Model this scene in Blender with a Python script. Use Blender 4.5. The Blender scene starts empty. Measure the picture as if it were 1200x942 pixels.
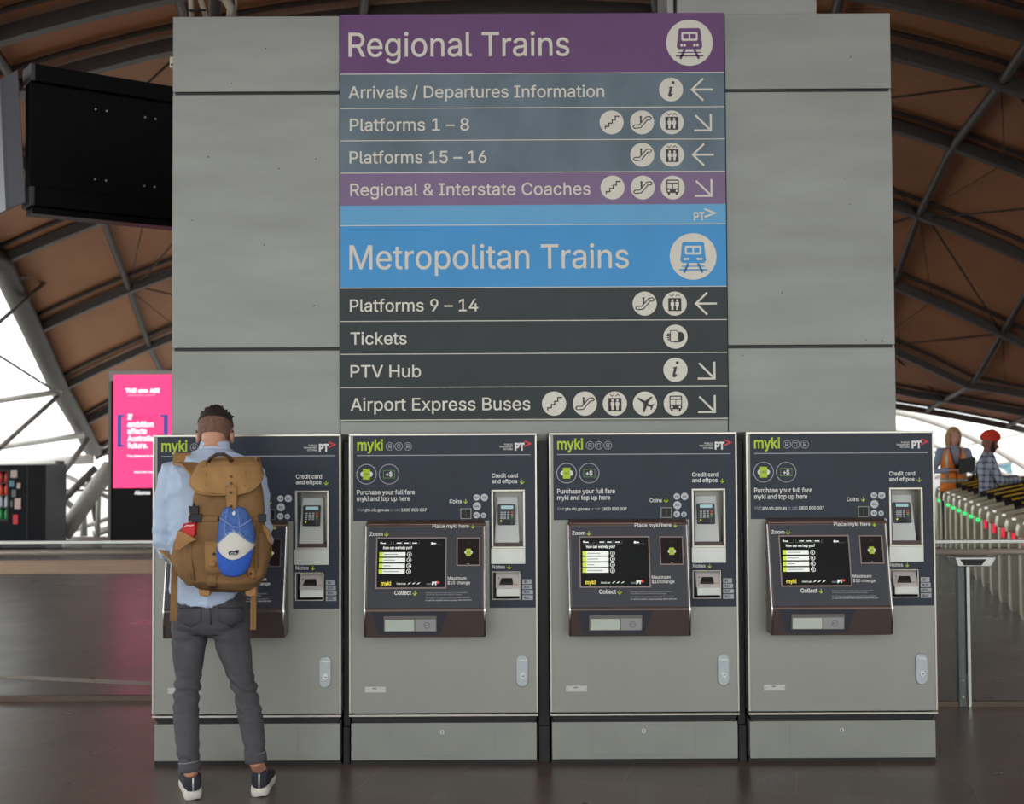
import bpy, math, random, os
from mathutils import Vector, Matrix, noise
from mathutils.bvhtree import BVHTree
random.seed(7)
SC = bpy.context.scene
COL = SC.collection

# ------------------------------------------------------------------ camera, sky, exposure
FPX = 1450.0
PITCH = math.atan((516 - 471) / FPX)
ROLL = math.radians(0.30)
EYE = Vector((0, 0, 1.625))
_f = Vector((0, math.cos(PITCH), math.sin(PITCH)))
_u0 = Vector((0, -math.sin(PITCH), math.cos(PITCH)))
_r0 = Vector((1, 0, 0))
_r = _r0 * math.cos(ROLL) - _u0 * math.sin(ROLL)
_u = _u0 * math.cos(ROLL) + _r0 * math.sin(ROLL)
cam = bpy.data.cameras.new('camera')
cam.sensor_fit = 'HORIZONTAL'; cam.sensor_width = 36; cam.lens = FPX * 36 / 1200
cam.clip_end = 300
cam.dof.use_dof = True; cam.dof.focus_distance = 6.1; cam.dof.aperture_fstop = 3.2
co = bpy.data.objects.new('camera', cam); COL.objects.link(co)
m = Matrix((( _r.x, _u.x, -_f.x, 0), (_r.y, _u.y, -_f.y, 0), (_r.z, _u.z, -_f.z, 0), (0, 0, 0, 1)))
co.matrix_world = Matrix.Translation(EYE) @ m
SC.camera = co
SC.view_settings.view_transform = 'Standard'; SC.view_settings.look = 'None'
SC.view_settings.exposure = 0.0; SC.view_settings.gamma = 1; SC.view_settings.use_curve_mapping = False
w = bpy.data.worlds.new('sky'); SC.world = w; w.use_nodes = True
bg = w.node_tree.nodes['Background']
bg.inputs[0].default_value = (0.96, 1.0, 1.0, 1); bg.inputs[1].default_value = 2.45

def ray(px, py):
    return _f + _r * ((px - 600) / FPX) + _u * ((471 - py) / FPX)
def at(px, py, Y):
    d = ray(px, py); return EYE + d * (Y / d.y)
def floor_at(px, py):
    d = ray(px, py); return EYE + d * (-EYE.z / d.z)

# ------------------------------------------------------------------ materials
def lin(c):
    return tuple((v/255/12.92 if v/255 <= .04045 else ((v/255+.055)/1.055)**2.4) for v in c)
MATS = {}
def M(name, rgb, rough=.55, metal=0., var=.05, scale=6., bump=0., bscale=80., emit=0., spec=.5, stretch=(1,1,1), detail=4.):
    if name in MATS: return MATS[name]
    m = bpy.data.materials.new(name); m.use_nodes = True; nt = m.node_tree; N = nt.nodes; L = nt.links
    b = N['Principled BSDF']; c = lin(rgb)
    b.inputs['Roughness'].default_value = rough; b.inputs['Metallic'].default_value = metal
    b.inputs['Specular IOR Level'].default_value = spec
    tc = N.new('ShaderNodeTexCoord'); mp = N.new('ShaderNodeMapping'); mp.inputs['Scale'].default_value = stretch
    L.new(tc.outputs['Object'], mp.inputs['Vector'])
    nz = N.new('ShaderNodeTexNoise'); nz.inputs['Scale'].default_value = scale; nz.inputs['Detail'].default_value = detail
    L.new(mp.outputs[0], nz.inputs['Vector'])
    mr = N.new('ShaderNodeMapRange'); mr.inputs[1].default_value = .3; mr.inputs[2].default_value = .7
    L.new(nz.outputs[0], mr.inputs[0])
    mx = N.new('ShaderNodeMix'); mx.data_type = 'RGBA'
    mx.inputs[6].default_value = tuple(x*(1-var) for x in c)+(1,); mx.inputs[7].default_value = tuple(min(1, x*(1+var)) for x in c)+(1,)
    L.new(mr.outputs[0], mx.inputs[0]); L.new(mx.outputs[2], b.inputs['Base Color'])
    if bump:
        n2 = N.new('ShaderNodeTexNoise'); n2.inputs['Scale'].default_value = bscale; n2.inputs['Detail'].default_value = 3
        L.new(mp.outputs[0], n2.inputs['Vector'])
        bp = N.new('ShaderNodeBump'); bp.inputs['Strength'].default_value = bump; bp.inputs['Distance'].default_value = .01
        L.new(n2.outputs[0], bp.inputs['Height']); L.new(bp.outputs[0], b.inputs['Normal'])
    if emit:
        L.new(mx.outputs[2], b.inputs['Emission Color']); b.inputs['Emission Strength'].default_value = emit
    MATS[name] = m; return m
def glass(name, rgb, alpha):
    m = bpy.data.materials.new(name); m.use_nodes = True; nt = m.node_tree; N = nt.nodes; L = nt.links
    b = N['Principled BSDF']; b.inputs['Base Color'].default_value = lin(rgb)+(1,)
    b.inputs['Roughness'].default_value = .03; b.inputs['Alpha'].default_value = alpha
    tr = N.new('ShaderNodeBsdfTransparent'); tr.inputs[0].default_value = (.86, .87, .86, 1)
    b.inputs['Alpha'].default_value = 1
    fr = N.new('ShaderNodeFresnel'); fr.inputs[0].default_value = 1.45
    gl = N.new('ShaderNodeBsdfGlossy'); gl.inputs['Roughness'].default_value = .02
    mx = N.new('ShaderNodeMixShader'); L.new(fr.outputs[0], mx.inputs[0]); L.new(tr.outputs[0], mx.inputs[1]); L.new(gl.outputs[0], mx.inputs[2])
    L.new(mx.outputs[0], N['Material Output'].inputs[0]); N.remove(b)
    return m

# ------------------------------------------------------------------ mesh collecting
ORG = Vector((0, 0, 0))
class MB:
    def __init__(s): s.v = []; s.f = []; s.m = []; s.sm = []; s.mats = []
    def mi(s, mat):
        if mat not in s.mats: s.mats.append(mat)
        return s.mats.index(mat)
    def add(s, vs, fs, mat, smooth=False):
        o = len(s.v); s.v += [Vector(p) for p in vs]; k = s.mi(mat)
        for f in fs: s.f.append([i+o for i in f]); s.m.append(k); s.sm.append(smooth)
        return s
    def box(s, a, b, mat):
        (x0, y0, z0), (x1, y1, z1) = a, b
        x0, x1 = min(x0, x1), max(x0, x1); y0, y1 = min(y0, y1), max(y0, y1); z0, z1 = min(z0, z1), max(z0, z1)
        vs = [(x0,y0,z0),(x1,y0,z0),(x1,y1,z0),(x0,y1,z0),(x0,y0,z1),(x1,y0,z1),(x1,y1,z1),(x0,y1,z1)]
        return s.add(vs, [(3,2,1,0),(4,5,6,7),(0,1,5,4),(1,2,6,5),(2,3,7,6),(3,0,4,7)], mat)
    def loft(s, rings, mat, cap=True, smooth=True):
        n = len(rings[0]); vs = [p for r in rings for p in r]; fs = []
        for i in range(len(rings)-1):
            for j in range(n):
                k = (j+1) % n; fs.append((i*n+j, i*n+k, (i+1)*n+k, (i+1)*n+j))
        if cap:
            fs.append(tuple(range(n-1, -1, -1))); fs.append(tuple((len(rings)-1)*n+j for j in range(n)))
        return s.add(vs, fs, mat, smooth)
    def tube(s, pts, rad, mat, n=12, smooth=True, round_ends=False, flat=1., upv=None):
        pts = [Vector(p) for p in pts]
        if not isinstance(rad, (list, tuple)): rad = [rad]*len(pts)
        rad = list(rad)
        if round_ends:
            d0 = (pts[0]-pts[1]).normalized(); d1 = (pts[-1]-pts[-2]).normalized(); r0, r1 = rad[0], rad[-1]
            pts = [pts[0]+d0*r0*.95, pts[0]+d0*r0*.6] + pts + [pts[-1]+d1*r1*.6, pts[-1]+d1*r1*.95]
            rad = [r0*.25, r0*.8] + rad + [r1*.8, r1*.25]
        rings = []; t0 = (pts[1]-pts[0]).normalized()
        ref = Vector(upv) if upv else (Vector((0,0,1)) if abs(t0.z) < .9 else Vector((0,1,0)))
        nx = (ref - t0*ref.dot(t0)).normalized()
        for i, p in enumerate(pts):
            t = ((pts[min(i+1, len(pts)-1)]-p).normalized() + (p-pts[max(i-1, 0)]).normalized()).normalized()
            nx = (nx - t*nx.dot(t)).normalized(); ny = t.cross(nx)
            rings.append([p + nx*(math.cos(a)*rad[i]) + ny*(math.sin(a)*rad[i]*flat) for a in [2*math.pi*j/n for j in range(n)]])
        return s.loft(rings, mat, True, smooth)
    def ball(s, c, r, mat, n=16, mtx=None, k=10):
        c = Vector(c); r = Vector(r) if hasattr(r, '__len__') else Vector((r, r, r)); rings = []
        for i in range(k+1):
            th = math.pi*min(max(i/k, .01), .99); z = -math.cos(th); q = math.sin(th); ring = []
            for j in range(n):
                a = 2*math.pi*j/n; p = Vector((r.x*q*math.cos(a), r.y*q*math.sin(a), r.z*z))
                ring.append(c + (mtx @ p if mtx else p))
            rings.append(ring)
        return s.loft(rings, mat)
    def mesh(s, name):
        me = bpy.data.meshes.new(name)
        me.from_pydata([tuple(p-ORG) for p in s.v], [], s.f)
        for mt in s.mats: me.materials.append(mt)
        me.polygons.foreach_set('material_index', s.m); me.polygons.foreach_set('use_smooth', s.sm)
        me.update(); return me

def obj(name, mb, parent=None, bevel=0, label=None, kind=None, solid_th=0, seg=2):
    me = mb if isinstance(mb, bpy.types.Mesh) else mb.mesh(name)
    o = bpy.data.objects.new(name, me); COL.objects.link(o)
    if parent: o.parent = parent
    if label: o['label'] = label
    if kind: o['kind'] = kind
    if solid_th:
        md = o.modifiers.new('thick', 'SOLIDIFY'); md.thickness = solid_th; md.offset = 0
    if bevel:
        md = o.modifiers.new('edge', 'BEVEL'); md.width = bevel; md.segments = seg; md.limit_method = 'ANGLE'; md.angle_limit = math.radians(40)
    return o
def thing(name, label, cat, loc=(0,0,0), rz=0, group=None):
    o = bpy.data.objects.new(name, None); COL.objects.link(o); o.location = loc; o.rotation_euler = (0, 0, rz)
    o.empty_display_size = .1
    return tag(o, label, cat, group)
def tag(o, label, cat, group=None):
    o['label'] = label; o['category'] = cat
    if group: o['group'] = group
    return o
def dup_tree(o, parent=None):
    c = o.copy(); COL.objects.link(c)
    if parent: c.parent = parent
    for ch in list(o.children): dup_tree(ch, c)
    return c

# ------------------------------------------------------------------ flat work on a plane
class Fr:
    def __init__(s, o, x=(1,0,0), y=(0,0,1)):
        s.o = Vector(o); s.x = Vector(x).normalized(); s.y = Vector(y).normalized(); s.n = s.x.cross(s.y)
    def P(s, u, v, w=0): return s.o + s.x*u + s.y*v + s.n*w
    def pix(s, px, py):
        d = ray(px, py); t = (s.o-EYE).dot(s.n)/d.dot(s.n); p = EYE+d*t-s.o
        return (p.dot(s.x), p.dot(s.y))
def poly(mb, fr, pts, mat, w=0.001):
    a = sum(pts[i][0]*pts[(i+1) % len(pts)][1]-pts[(i+1) % len(pts)][0]*pts[i][1] for i in range(len(pts)))
    if a < 0: pts = pts[::-1]
    mb.add([fr.P(u, v, w) for u, v in pts], [tuple(range(len(pts)))], mat)
def slab(mb, fr, pts, w0, w1, mat):
    a = sum(pts[i][0]*pts[(i+1) % len(pts)][1]-pts[(i+1) % len(pts)][0]*pts[i][1] for i in range(len(pts)))
    if a < 0: pts = pts[::-1]
    n = len(pts)
    vs = [fr.P(u, v, w0) for u, v in pts]+[fr.P(u, v, w1) for u, v in pts]
    fs = [tuple(range(n-1, -1, -1)), tuple(range(n, 2*n))]+[(i, (i+1) % n, n+(i+1) % n, n+i) for i in range(n)]
    mb.add(vs, fs, mat)
def rect(u0, v0, u1, v1): return [(u0, v0), (u1, v0), (u1, v1), (u0, v1)]
def rrect(u0, v0, u1, v1, r, n=4):
    u0, u1 = min(u0, u1), max(u0, u1); v0, v1 = min(v0, v1), max(v0, v1); out = []
    for cx, cy, a0 in ((u1-r, v0+r, -90), (u1-r, v1-r, 0), (u0+r, v1-r, 90), (u0+r, v0+r, 180)):
        for k in range(n+1):
            a = math.radians(a0+90*k/n); out.append((cx+r*math.cos(a), cy+r*math.sin(a)))
    return out
def circ(c, r, n=28, ry=None):
    return [(c[0]+r*math.cos(2*math.pi*i/n), c[1]+(ry or r)*math.sin(2*math.pi*i/n)) for i in range(n)]
def ring(mb, fr, c, r0, r1, mat, w=0.001, n=32):
    for i in range(n):
        a, b = 2*math.pi*i/n, 2*math.pi*(i+1)/n
        poly(mb, fr, [(c[0]+r0*math.cos(a), c[1]+r0*math.sin(a)), (c[0]+r1*math.cos(a), c[1]+r1*math.sin(a)),
                      (c[0]+r1*math.cos(b), c[1]+r1*math.sin(b)), (c[0]+r0*math.cos(b), c[1]+r0*math.sin(b))], mat, w)
def stroke(mb, fr, pts, wd, mat, w=0.001, closed=False):
    n = len(pts); V2 = [Vector(p) for p in pts]; L = []; R = []
    for i in range(n):
        p = V2[i]
        a = V2[i-1] if (i > 0 or closed) else None; b = V2[(i+1) % n] if (i < n-1 or closed) else None
        d1 = (p-a).normalized() if a is not None else (b-p).normalized()
        d2 = (b-p).normalized() if b is not None else d1
        t = d1+d2
        if t.length < 1e-4: t = d2
        t.normalize(); nn = Vector((-t.y, t.x)); c = max(.45, nn.dot(Vector((-d1.y, d1.x))))
        L.append(p+nn*(wd/2/c)); R.append(p-nn*(wd/2/c))
    for i in range(n if closed else n-1):
        k = (i+1) % n; poly(mb, fr, [tuple(L[i]), tuple(R[i]), tuple(R[k]), tuple(L[k])], mat, w)
def frame_strips(mb, fr, u0, v0, u1, v1, t, w0, w1, mat):
    for r_ in (rect(u0, v0, u1, v0+t), rect(u0, v1-t, u1, v1), rect(u0, v0+t, u0+t, v1-t), rect(u1-t, v0+t, u1, v1-t)):
        slab(mb, fr, r_, w0, w1, mat)

FONT = None
try:
    fp = os.path.join(bpy.utils.resource_path('LOCAL'), 'datafiles', 'fonts', 'Inter.woff2')
    if os.path.exists(fp): FONT = bpy.data.fonts.load(fp)
except Exception: FONT = None
_tc = {}
from mathutils.geometry import delaunay_2d_cdt, interpolate_bezier
def text_data(s, bold):
    k = (s, bold)
    if k in _tc: return _tc[k]
    cu = bpy.data.curves.new('t', 'FONT'); cu.body = s; cu.size = 1
    if FONT: cu.font = FONT
    o = bpy.data.objects.new('t', cu); COL.objects.link(o)
    dg = bpy.context.evaluated_depsgraph_get()
    c2 = o.evaluated_get(dg).to_curve(dg)
    loops = []
    for sp in c2.splines:
        if sp.type == 'BEZIER':
            bp = sp.bezier_points; pts = []; n = len(bp)
            for i in range(n):
                p, q = bp[i], bp[(i+1) % n]; straight = (p.handle_right-p.co).cross(q.co-p.co).length < 1e-6 and (q.handle_left-q.co).cross(q.co-p.co).length < 1e-6
                seg = [p.co.copy()] if straight else interpolate_bezier(p.co, p.handle_right, q.handle_left, q.co, 5)[:-1]
                pts += [Vector((v.x, v.y)) for v in seg]
        else: pts = [Vector((v.co.x, v.co.y)) for v in sp.points]
        cl = []
        for p in pts:
            if not cl or (p-cl[-1]).length > 1e-4: cl.append(p)
        if len(cl) > 2 and (cl[0]-cl[-1]).length < 1e-4: cl.pop()
        if len(cl) > 2: loops.append(cl)
    o.to_curve_clear() if hasattr(o, 'to_curve_clear') else None
    bpy.data.objects.remove(o); bpy.data.curves.remove(cu)
    area = lambda L: sum(L[i].x*L[(i+1) % len(L)].y-L[(i+1) % len(L)].x*L[i].y for i in range(len(L)))/2
    if loops:
        big = max(loops, key=lambda L: abs(area(L))); sg = 1 if area(big) > 0 else -1
        if bold:
            new = []
            for L in loops:
                n = len(L); M2 = []
                for i in range(n):
                    d1 = (L[i]-L[i-1]).normalized(); d2 = (L[(i+1) % n]-L[i]).normalized(); t = d1+d2
                    t = t.normalized() if t.length > 1e-4 else d2
                    M2.append(L[i]+Vector((t.y, -t.x))*(sg*bold/max(.5, t.dot(d2))))
                new.append(M2)
            loops = new
    pv = [p for L in loops for p in L]; pe = []; o_ = 0
    for L in loops: pe += [(o_+i, o_+(i+1) % len(L)) for i in range(len(L))]; o_ += len(L)
    cdt = delaunay_2d_cdt(pv, pe, [], 0, 1e-6)
    vs = [(p.x, p.y) for p in cdt[0]]; fs = []
    for t in cdt[2]:
        c = (cdt[0][t[0]]+cdt[0][t[1]]+cdt[0][t[2]])/3; wn = 0
        for L in loops:
            for i in range(len(L)):
                p, q = L[i-1], L[i]
                if (p.y > c.y) != (q.y > c.y) and p.x+(c.y-p.y)*(q.x-p.x)/(q.y-p.y) > c.x: wn += 1 if q.y > p.y else -1
        if wn: fs.append(tuple(t))
    _tc[k] = (vs, fs); return _tc[k]
def cap_h():
    vs, _ = text_data('H', 0); return max(v[1] for v in vs)
CAP = cap_h()
def text(mb, fr, s, u0, u1, v, h, mat, bold=0., w=0.001, align='L'):
    vs, fs = text_data(s, bold); x0 = min(p[0] for p in vs); x1 = max(p[0] for p in vs); sy = h/CAP
    sx = (u1-u0)/(x1-x0) if (u0 is not None and u1 is not None) else sy
    if u0 is None: u0 = u1-(x1-x0)*sx
    if align == 'C': u0 = u0-(x1-x0)*sx/2
    mb.add([fr.P(u0+(p[0]-x0)*sx, v+p[1]*sy, w) for p in vs], fs, mat)
def textpx(mb, fr, s, x0, x1, yb, yc, mat, bold=0., w=0.001):
    a = fr.pix(x0, yb); b = fr.pix(x1, yb); c = fr.pix(x0, yc)
    text(mb, fr, s, a[0], b[0], (a[1]+b[1])/2, c[1]-a[1], mat, bold, w)

# ------------------------------------------------------------------ pictograms in a unit circle
def icon(mb, fr, c, r, kind, light, dark, w=.001):
    poly(mb, fr, circ(c, r, 36), light, w); T = lambda p: (c[0]+p[0]*r, c[1]+p[1]*r); w2 = w+.0008; w3 = w+.0014
    S = lambda pts, wd, cl=False, mt=dark, ww=w2: stroke(mb, fr, [T(p) for p in pts], wd*r, mt, ww, cl)
    P = lambda pts, mt=dark, ww=w2: poly(mb, fr, [T(p) for p in pts], mt, ww)
    if kind == 'stairs':
        S([(-.53,-.56),(-.53,-.35),(-.23,-.35),(-.23,-.08),(.05,-.08),(.05,.19),(.31,.19),(.31,.5),(.66,.5)], .1)
    elif kind == 'escalator':
        S([(-.72,-.3),(-.6,-.22),(-.25,-.22),(.35,.44),(.66,.48),(.78,.36),(.7,.22),(.45,.2),(-.12,-.46),(-.6,-.5),(-.74,-.42)], .085, True)
        P(circ((-.1, .44), .1, 12)); S([(-.1, .34), (-.1, -.02)], .14)
    elif kind == 'lift':
        P(rrect(-.54, -.62, .54, .46, .06))
        for sx in (-.2, .2):
            P(circ((sx, .26), .1, 12), light, w3); P(rrect(sx-.15, -.2, sx+.15, .14, .06), light, w3); P(rect(sx-.09, -.52, sx+.09, -.2), light, w3)
        S([(-.42,.76),(-.24,.6),(-.06,.76)], .06); S([(.06,.6),(.24,.76),(.42,.6)], .06)
    elif kind == 'bus':
        P(rrect(-.52, -.46, .52, .66, .1)); P(rrect(-.42, .4, .42, .56, .04), light, w3)
        P(rect(-.44, -.08, -.03, .3), light, w3); P(rect(.03, -.08, .44, .3), light, w3)
        for sx in (-.33, .33): P(circ((sx, -.28), .1, 12), light, w3); P(rrect(sx-.09, -.64, sx+.09, -.42, .04))
    elif kind == 'train':
        P([(-.47,.56),(-.41,.63),(.41,.63),(.47,.56),(.55,-.18),(.46,-.28),(-.46,-.28),(-.55,-.18)])
        P(rrect(-.35, .08, .35, .46, .07), light, w3)
        P(rect(-.27, .17, -.035, .37), dark, w3+.0006); P(rect(.035, .17, .27, .37), dark, w3+.0006)
        for sx in (-.34, -.21, .21, .34): P(circ((sx, -.11), .062, 12), light, w3)
        S([(-.2,-.28),(-.4,-.7)], .1); S([(.2,-.28),(.4,-.7)], .1); S([(-.5,-.42),(.5,-.42)], .045); S([(-.6,-.57),(.6,-.57)], .06)
    elif kind == 'info':
        P(circ((.16, .58), .13, 14)); P([(-.24,.18),(.14,.27),(-.02,-.38),(.16,-.34),(.02,-.58),(-.14,-.64),(-.26,-.52),(-.12,.1)])
    elif kind == 'ticket':
        for k in range(4): S([(-.72+.04*abs(k-1), .22-.15*k), (-.25, .22-.15*k)], .1)
        P([(.2,.42),(.55,.38),(.74,.1),(.72,-.2),(.45,-.45),(-.1,-.5),(-.1,.42)]); P(rrect(-.42, -.42, .26, .52, .06), light, w3)
        S([(-.42,-.42),(.26,-.42),(.26,.3),(.1,.52),(-.42,.52)], .06, True, dark, w3+.0006)
    elif kind == 'plane':
        P([(-.66,.42),(-.56,.5),(0,.22),(.5,.58),(.64,.56),(.24,.06),(.3,-.06),(.58,-.1),(.74,.0),(.78,-.08),(.62,-.26),(.56,-.5),(.46,-.5),(.46,-.28),(.16,-.2),(-.04,-.7),(-.16,-.7),(-.12,.02)])

# ------------------------------------------------------------------ colours
steel = M('brushed_steel', (150,150,143), .42, .45, .05, 3, .04, 300, stretch=(1,1,.15))
steel2 = M('brushed_steel_plinth', (146,147,141), .45, .4, .06, 4, .03, 200)
trimst = M('polished_trim', (205,200,188), .28, .75, .05)
chrome = M('chrome', (225,225,225), .16, 1., .02)
clad = M('pylon_cladding', (153,155,150), .5, .25, .11, 2.2, .03, 120, stretch=(.55,1,2.6), detail=10)
blackm = M('black_metal', (18,18,19), .45, .2, .1)
dkm = M('dark_filler', (20,19,20), .5, .1, .25, 5)
slate = M('slate_panel', (60,65,76), .32, 0, .05, 5, spec=0.15)
slate2 = M('slate_console', (60,61,69), .3, 0, .05, 5, spec=0.18)
brown = M('bronze_metal', (92,75,70), .33, .35, .06)
brown2 = M('bronze_metal_dark', (72,57,54), .36, .2, .06)
scrn = M('screen_black', (12,12,13), .2, 0, .05, spec=.08)
white = M('print_white', (235,235,230), .5, 0, .02)
greyp = M('print_grey', (165,168,175), .5, 0, .02)
lime = M('print_lime', (190,215,40), .5, 0, .03)
redp = M('print_red', (225,50,65), .5, 0, .02)
blackp = M('print_black', (18,18,20), .5, 0, .02)
slatep = M('print_slate', (90,92,98), .5, 0, .02)
satin = M('satin_steel', (205,207,200), .35, .5, .05, 8)
pale = M('pale_plastic', (205,208,205), .4, 0, .03)
# ------------------------------------------------------------------ the station: floor and roof
YF = 6.25                                              # plane of the machine fronts
A = math.radians(13.7)                                 # the paving runs at this angle
def floor_mat():
    m = bpy.data.materials.new('stone_paving'); m.use_nodes = True; nt = m.node_tree; N = nt.nodes; L = nt.links; b = N['Principled BSDF']
    tc = N.new('ShaderNodeTexCoord'); mp = N.new('ShaderNodeMapping'); mp.inputs['Rotation'].default_value = (0, 0, A)
    mp.inputs['Location'].default_value = (.1, .13, 0)
    L.new(tc.outputs['Object'], mp.inputs[0])
    br = N.new('ShaderNodeTexBrick'); L.new(mp.outputs[0], br.inputs['Vector'])
    for k, v in (('Scale', 1), ('Mortar Size', .004), ('Mortar Smooth', .1), ('Brick Width', .8), ('Row Height', .4)): br.inputs[k].default_value = v
    br.inputs['Color1'].default_value = lin((92,79,74))+(1,); br.inputs['Color2'].default_value = lin((104,87,80))+(1,)
    br.inputs['Mortar'].default_value = lin((132,96,80))+(1,)
    nz = N.new('ShaderNodeTexNoise'); nz.inputs['Scale'].default_value = 2.2; nz.inputs['Detail'].default_value = 8; L.new(tc.outputs['Object'], nz.inputs[0])
    rmp = N.new('ShaderNodeMapRange'); rmp.inputs[3].default_value = .75; rmp.inputs[4].default_value = 1.25; L.new(nz.outputs[0], rmp.inputs[0])
    mx = N.new('ShaderNodeMix'); mx.data_type = 'RGBA'; mx.blend_type = 'MULTIPLY'; mx.inputs[0].default_value = 1
    L.new(br.outputs[0], mx.inputs[6]); L.new(rmp.outputs[0], mx.inputs[7]); L.new(mx.outputs[2], b.inputs['Base Color'])
    r2 = N.new('ShaderNodeMapRange'); r2.inputs[3].default_value = .2; r2.inputs[4].default_value = .42; L.new(nz.outputs[0], r2.inputs[0]); L.new(r2.outputs[0], b.inputs['Roughness'])
    bp = N.new('ShaderNodeBump'); bp.inputs['Strength'].default_value = .25; bp.inputs['Distance'].default_value = .004; bp.invert = True
    L.new(br.outputs['Fac'], bp.inputs['Height']); L.new(bp.outputs[0], b.inputs['Normal'])
    b.inputs['Specular IOR Level'].default_value = .45
    return m
mb = MB(); fm = floor_mat(); mb.box((-45, -30, -.3), (45, 21.5, 0), fm); mb.box((-6.4, 21.5, -.3), (45, 62, 0), fm); obj('floor', mb, kind='structure')
mb = MB(); mb.box((-220, -120, -5.6), (220, 260, -5.2), M('street_concrete', (176,174,168), .8, 0, .15, .4)); obj('floor', mb, kind='structure')
# flush strips in the paving
e1 = Vector((math.cos(A), -math.sin(A), 0)); e2 = Vector((math.sin(A), math.cos(A), 0))
def strip(name, px, py, half, a0, a1, mat):
    c = floor_at(px, py); mb = MB(); p = [c+e1*a0-e2*half, c+e1*a1-e2*half, c+e1*a1+e2*half, c+e1*a0+e2*half]
    mb.add([q+Vector((0, 0, -.02)) for q in p]+[q+Vector((0, 0, .003)) for q in p], [(3,2,1,0),(4,5,6,7),(0,1,5,4),(1,2,6,5),(2,3,7,6),(3,0,4,7)], mat)
    obj(name, mb, kind='structure')
strip('trim_1', 90, 797, .055, -6, 1.4, M('threshold_strip', (196,182,168), .5, .1, .3, 60))
c = floor_at(60, 664)
mb = MB(); mb.box((-30, c.y-.85, -.02), (-4.2, c.y+.85, .004), M('tan_paving', (214,178,138), .7, 0, .1, 3)); obj('trim_2', mb, kind='structure')

G = [(-8,8.7),(10,8.8),(16,8.75),(20,8.7),(24,8.85),(28,8.45),(32,7.58),(36,6.66),(40,6.1),(44,5.3)]
def gz(Y):
    for (a, za), (b, zb) in zip(G, G[1:]):
        if Y <= b: return za+(zb-za)*(Y-a)/(b-a)
    return G[-1][1]
def roof(x, Y):
    z = gz(Y)-.02*x*x
    if x > 0 and z < 3.2: z = 3.2-.3*(3.2-z)
    return z
def xl(Y): return -11.6 if Y < 28 else -11.6-(Y-28)*.195
skin = M('brown_roof_lining', (188,133,98), .7, 0, .1, .6)
ribm = M('roof_steel', (74,67,65), .5, .3, .08)
RY = [-6, 0, 6, 12, 16, 18, 20, 24, 28, 32, 36, 40, 43.5]
mb = MB(); NX = 28
gv = []; ys = [-6+i*1.65 for i in range(31)]
for Y in ys:
    for j in range(NX+1):
        x = xl(Y)+(18-xl(Y))*j/NX; gv.append((x, Y, roof(x, Y)+.22))
gf = [(i*(NX+1)+j, (i+1)*(NX+1)+j, (i+1)*(NX+1)+j+1, i*(NX+1)+j+1) for i in range(len(ys)-1) for j in range(NX)]
mb.add(gv, gf, skin, True)
ceil = obj('ceiling', mb, kind='structure', solid_th=.08)
for Y in RY:
    mb = MB(); n = 26; rings = []
    for j in range(n+1):
        x = xl(Y)+(18-xl(Y))*j/n; z = roof(x, Y)
        rings.append([(x, Y-.1, z-.12), (x, Y+.1, z-.12), (x, Y+.13, z+.1), (x, Y-.13, z+.1)])
    mb.loft(rings, ribm, True, False)
    obj('rib', mb, ceil)
    mb = MB(); mb.tube([(xl(Y)+(18-xl(Y))*j/n, Y-.55, roof(xl(Y)+(18-xl(Y))*j/n, Y-.55)+.1) for j in range(n+1)], .05, ribm, 8)
    obj('rail', mb, ceil)
def pur(k, Y): return math.copysign(abs(k)+.16*(Y-20), k)
for k in (-10.8, -8, -5.2, -2.4, 2.4, 5.2, 8, 10.8, 13.6):
    pts = []
    for Y in [12+i*1.05 for i in range(31)]:
        x = pur(k, Y)
        if x > xl(Y)+.1 and x < 17.8: pts.append((x, Y, roof(x, Y)-.02))
    if len(pts) > 2:
        mb = MB(); mb.tube(pts, .085, ribm, 8); obj('purlin', mb, ceil)
for i, (Ya, Yb) in enumerate(((20,24),(24,28),(28,32),(32,36),(36,40))):
    for j, k in enumerate((-8, -5.2, 5.2, 8, 10.8)):
        s = 1 if (i+j) % 2 else -1
        xa = pur(k, Ya if s > 0 else Yb); Y0, Y1 = (Ya, Yb) if s > 0 else (Yb, Ya)
        for dx, r in ((-2.6, .022), (1.0, .012)):
            xb = pur(k, Y1)+dx
            if xl(Y0)+.2 < xa and xl(Y1)+.2 < xb < 17.5:
                mb = MB(); mb.tube([(xa, Y0, roof(xa, Y0)-.02), (xb, Y1, roof(xb, Y1)-.02)], r, M('rod_brown', (58,46,42), .6), 6)
                obj('tie_rod', mb, ceil)
mb = MB(); mb.tube([(xl(Y), Y, roof(xl(Y), Y)-.05) for Y in [12+i*1.6 for i in range(20)]]+[(xl(44)-.1, 45, 1.4)], .27, ribm, 12); obj('edge_beam', mb, ceil)
mb = MB(); mb.tube([(18, Y, roof(18, Y)-.05) for Y in [-6+i*1.6 for i in range(31)]], .27, ribm, 12); obj('edge_beam', mb, ceil)

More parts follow.
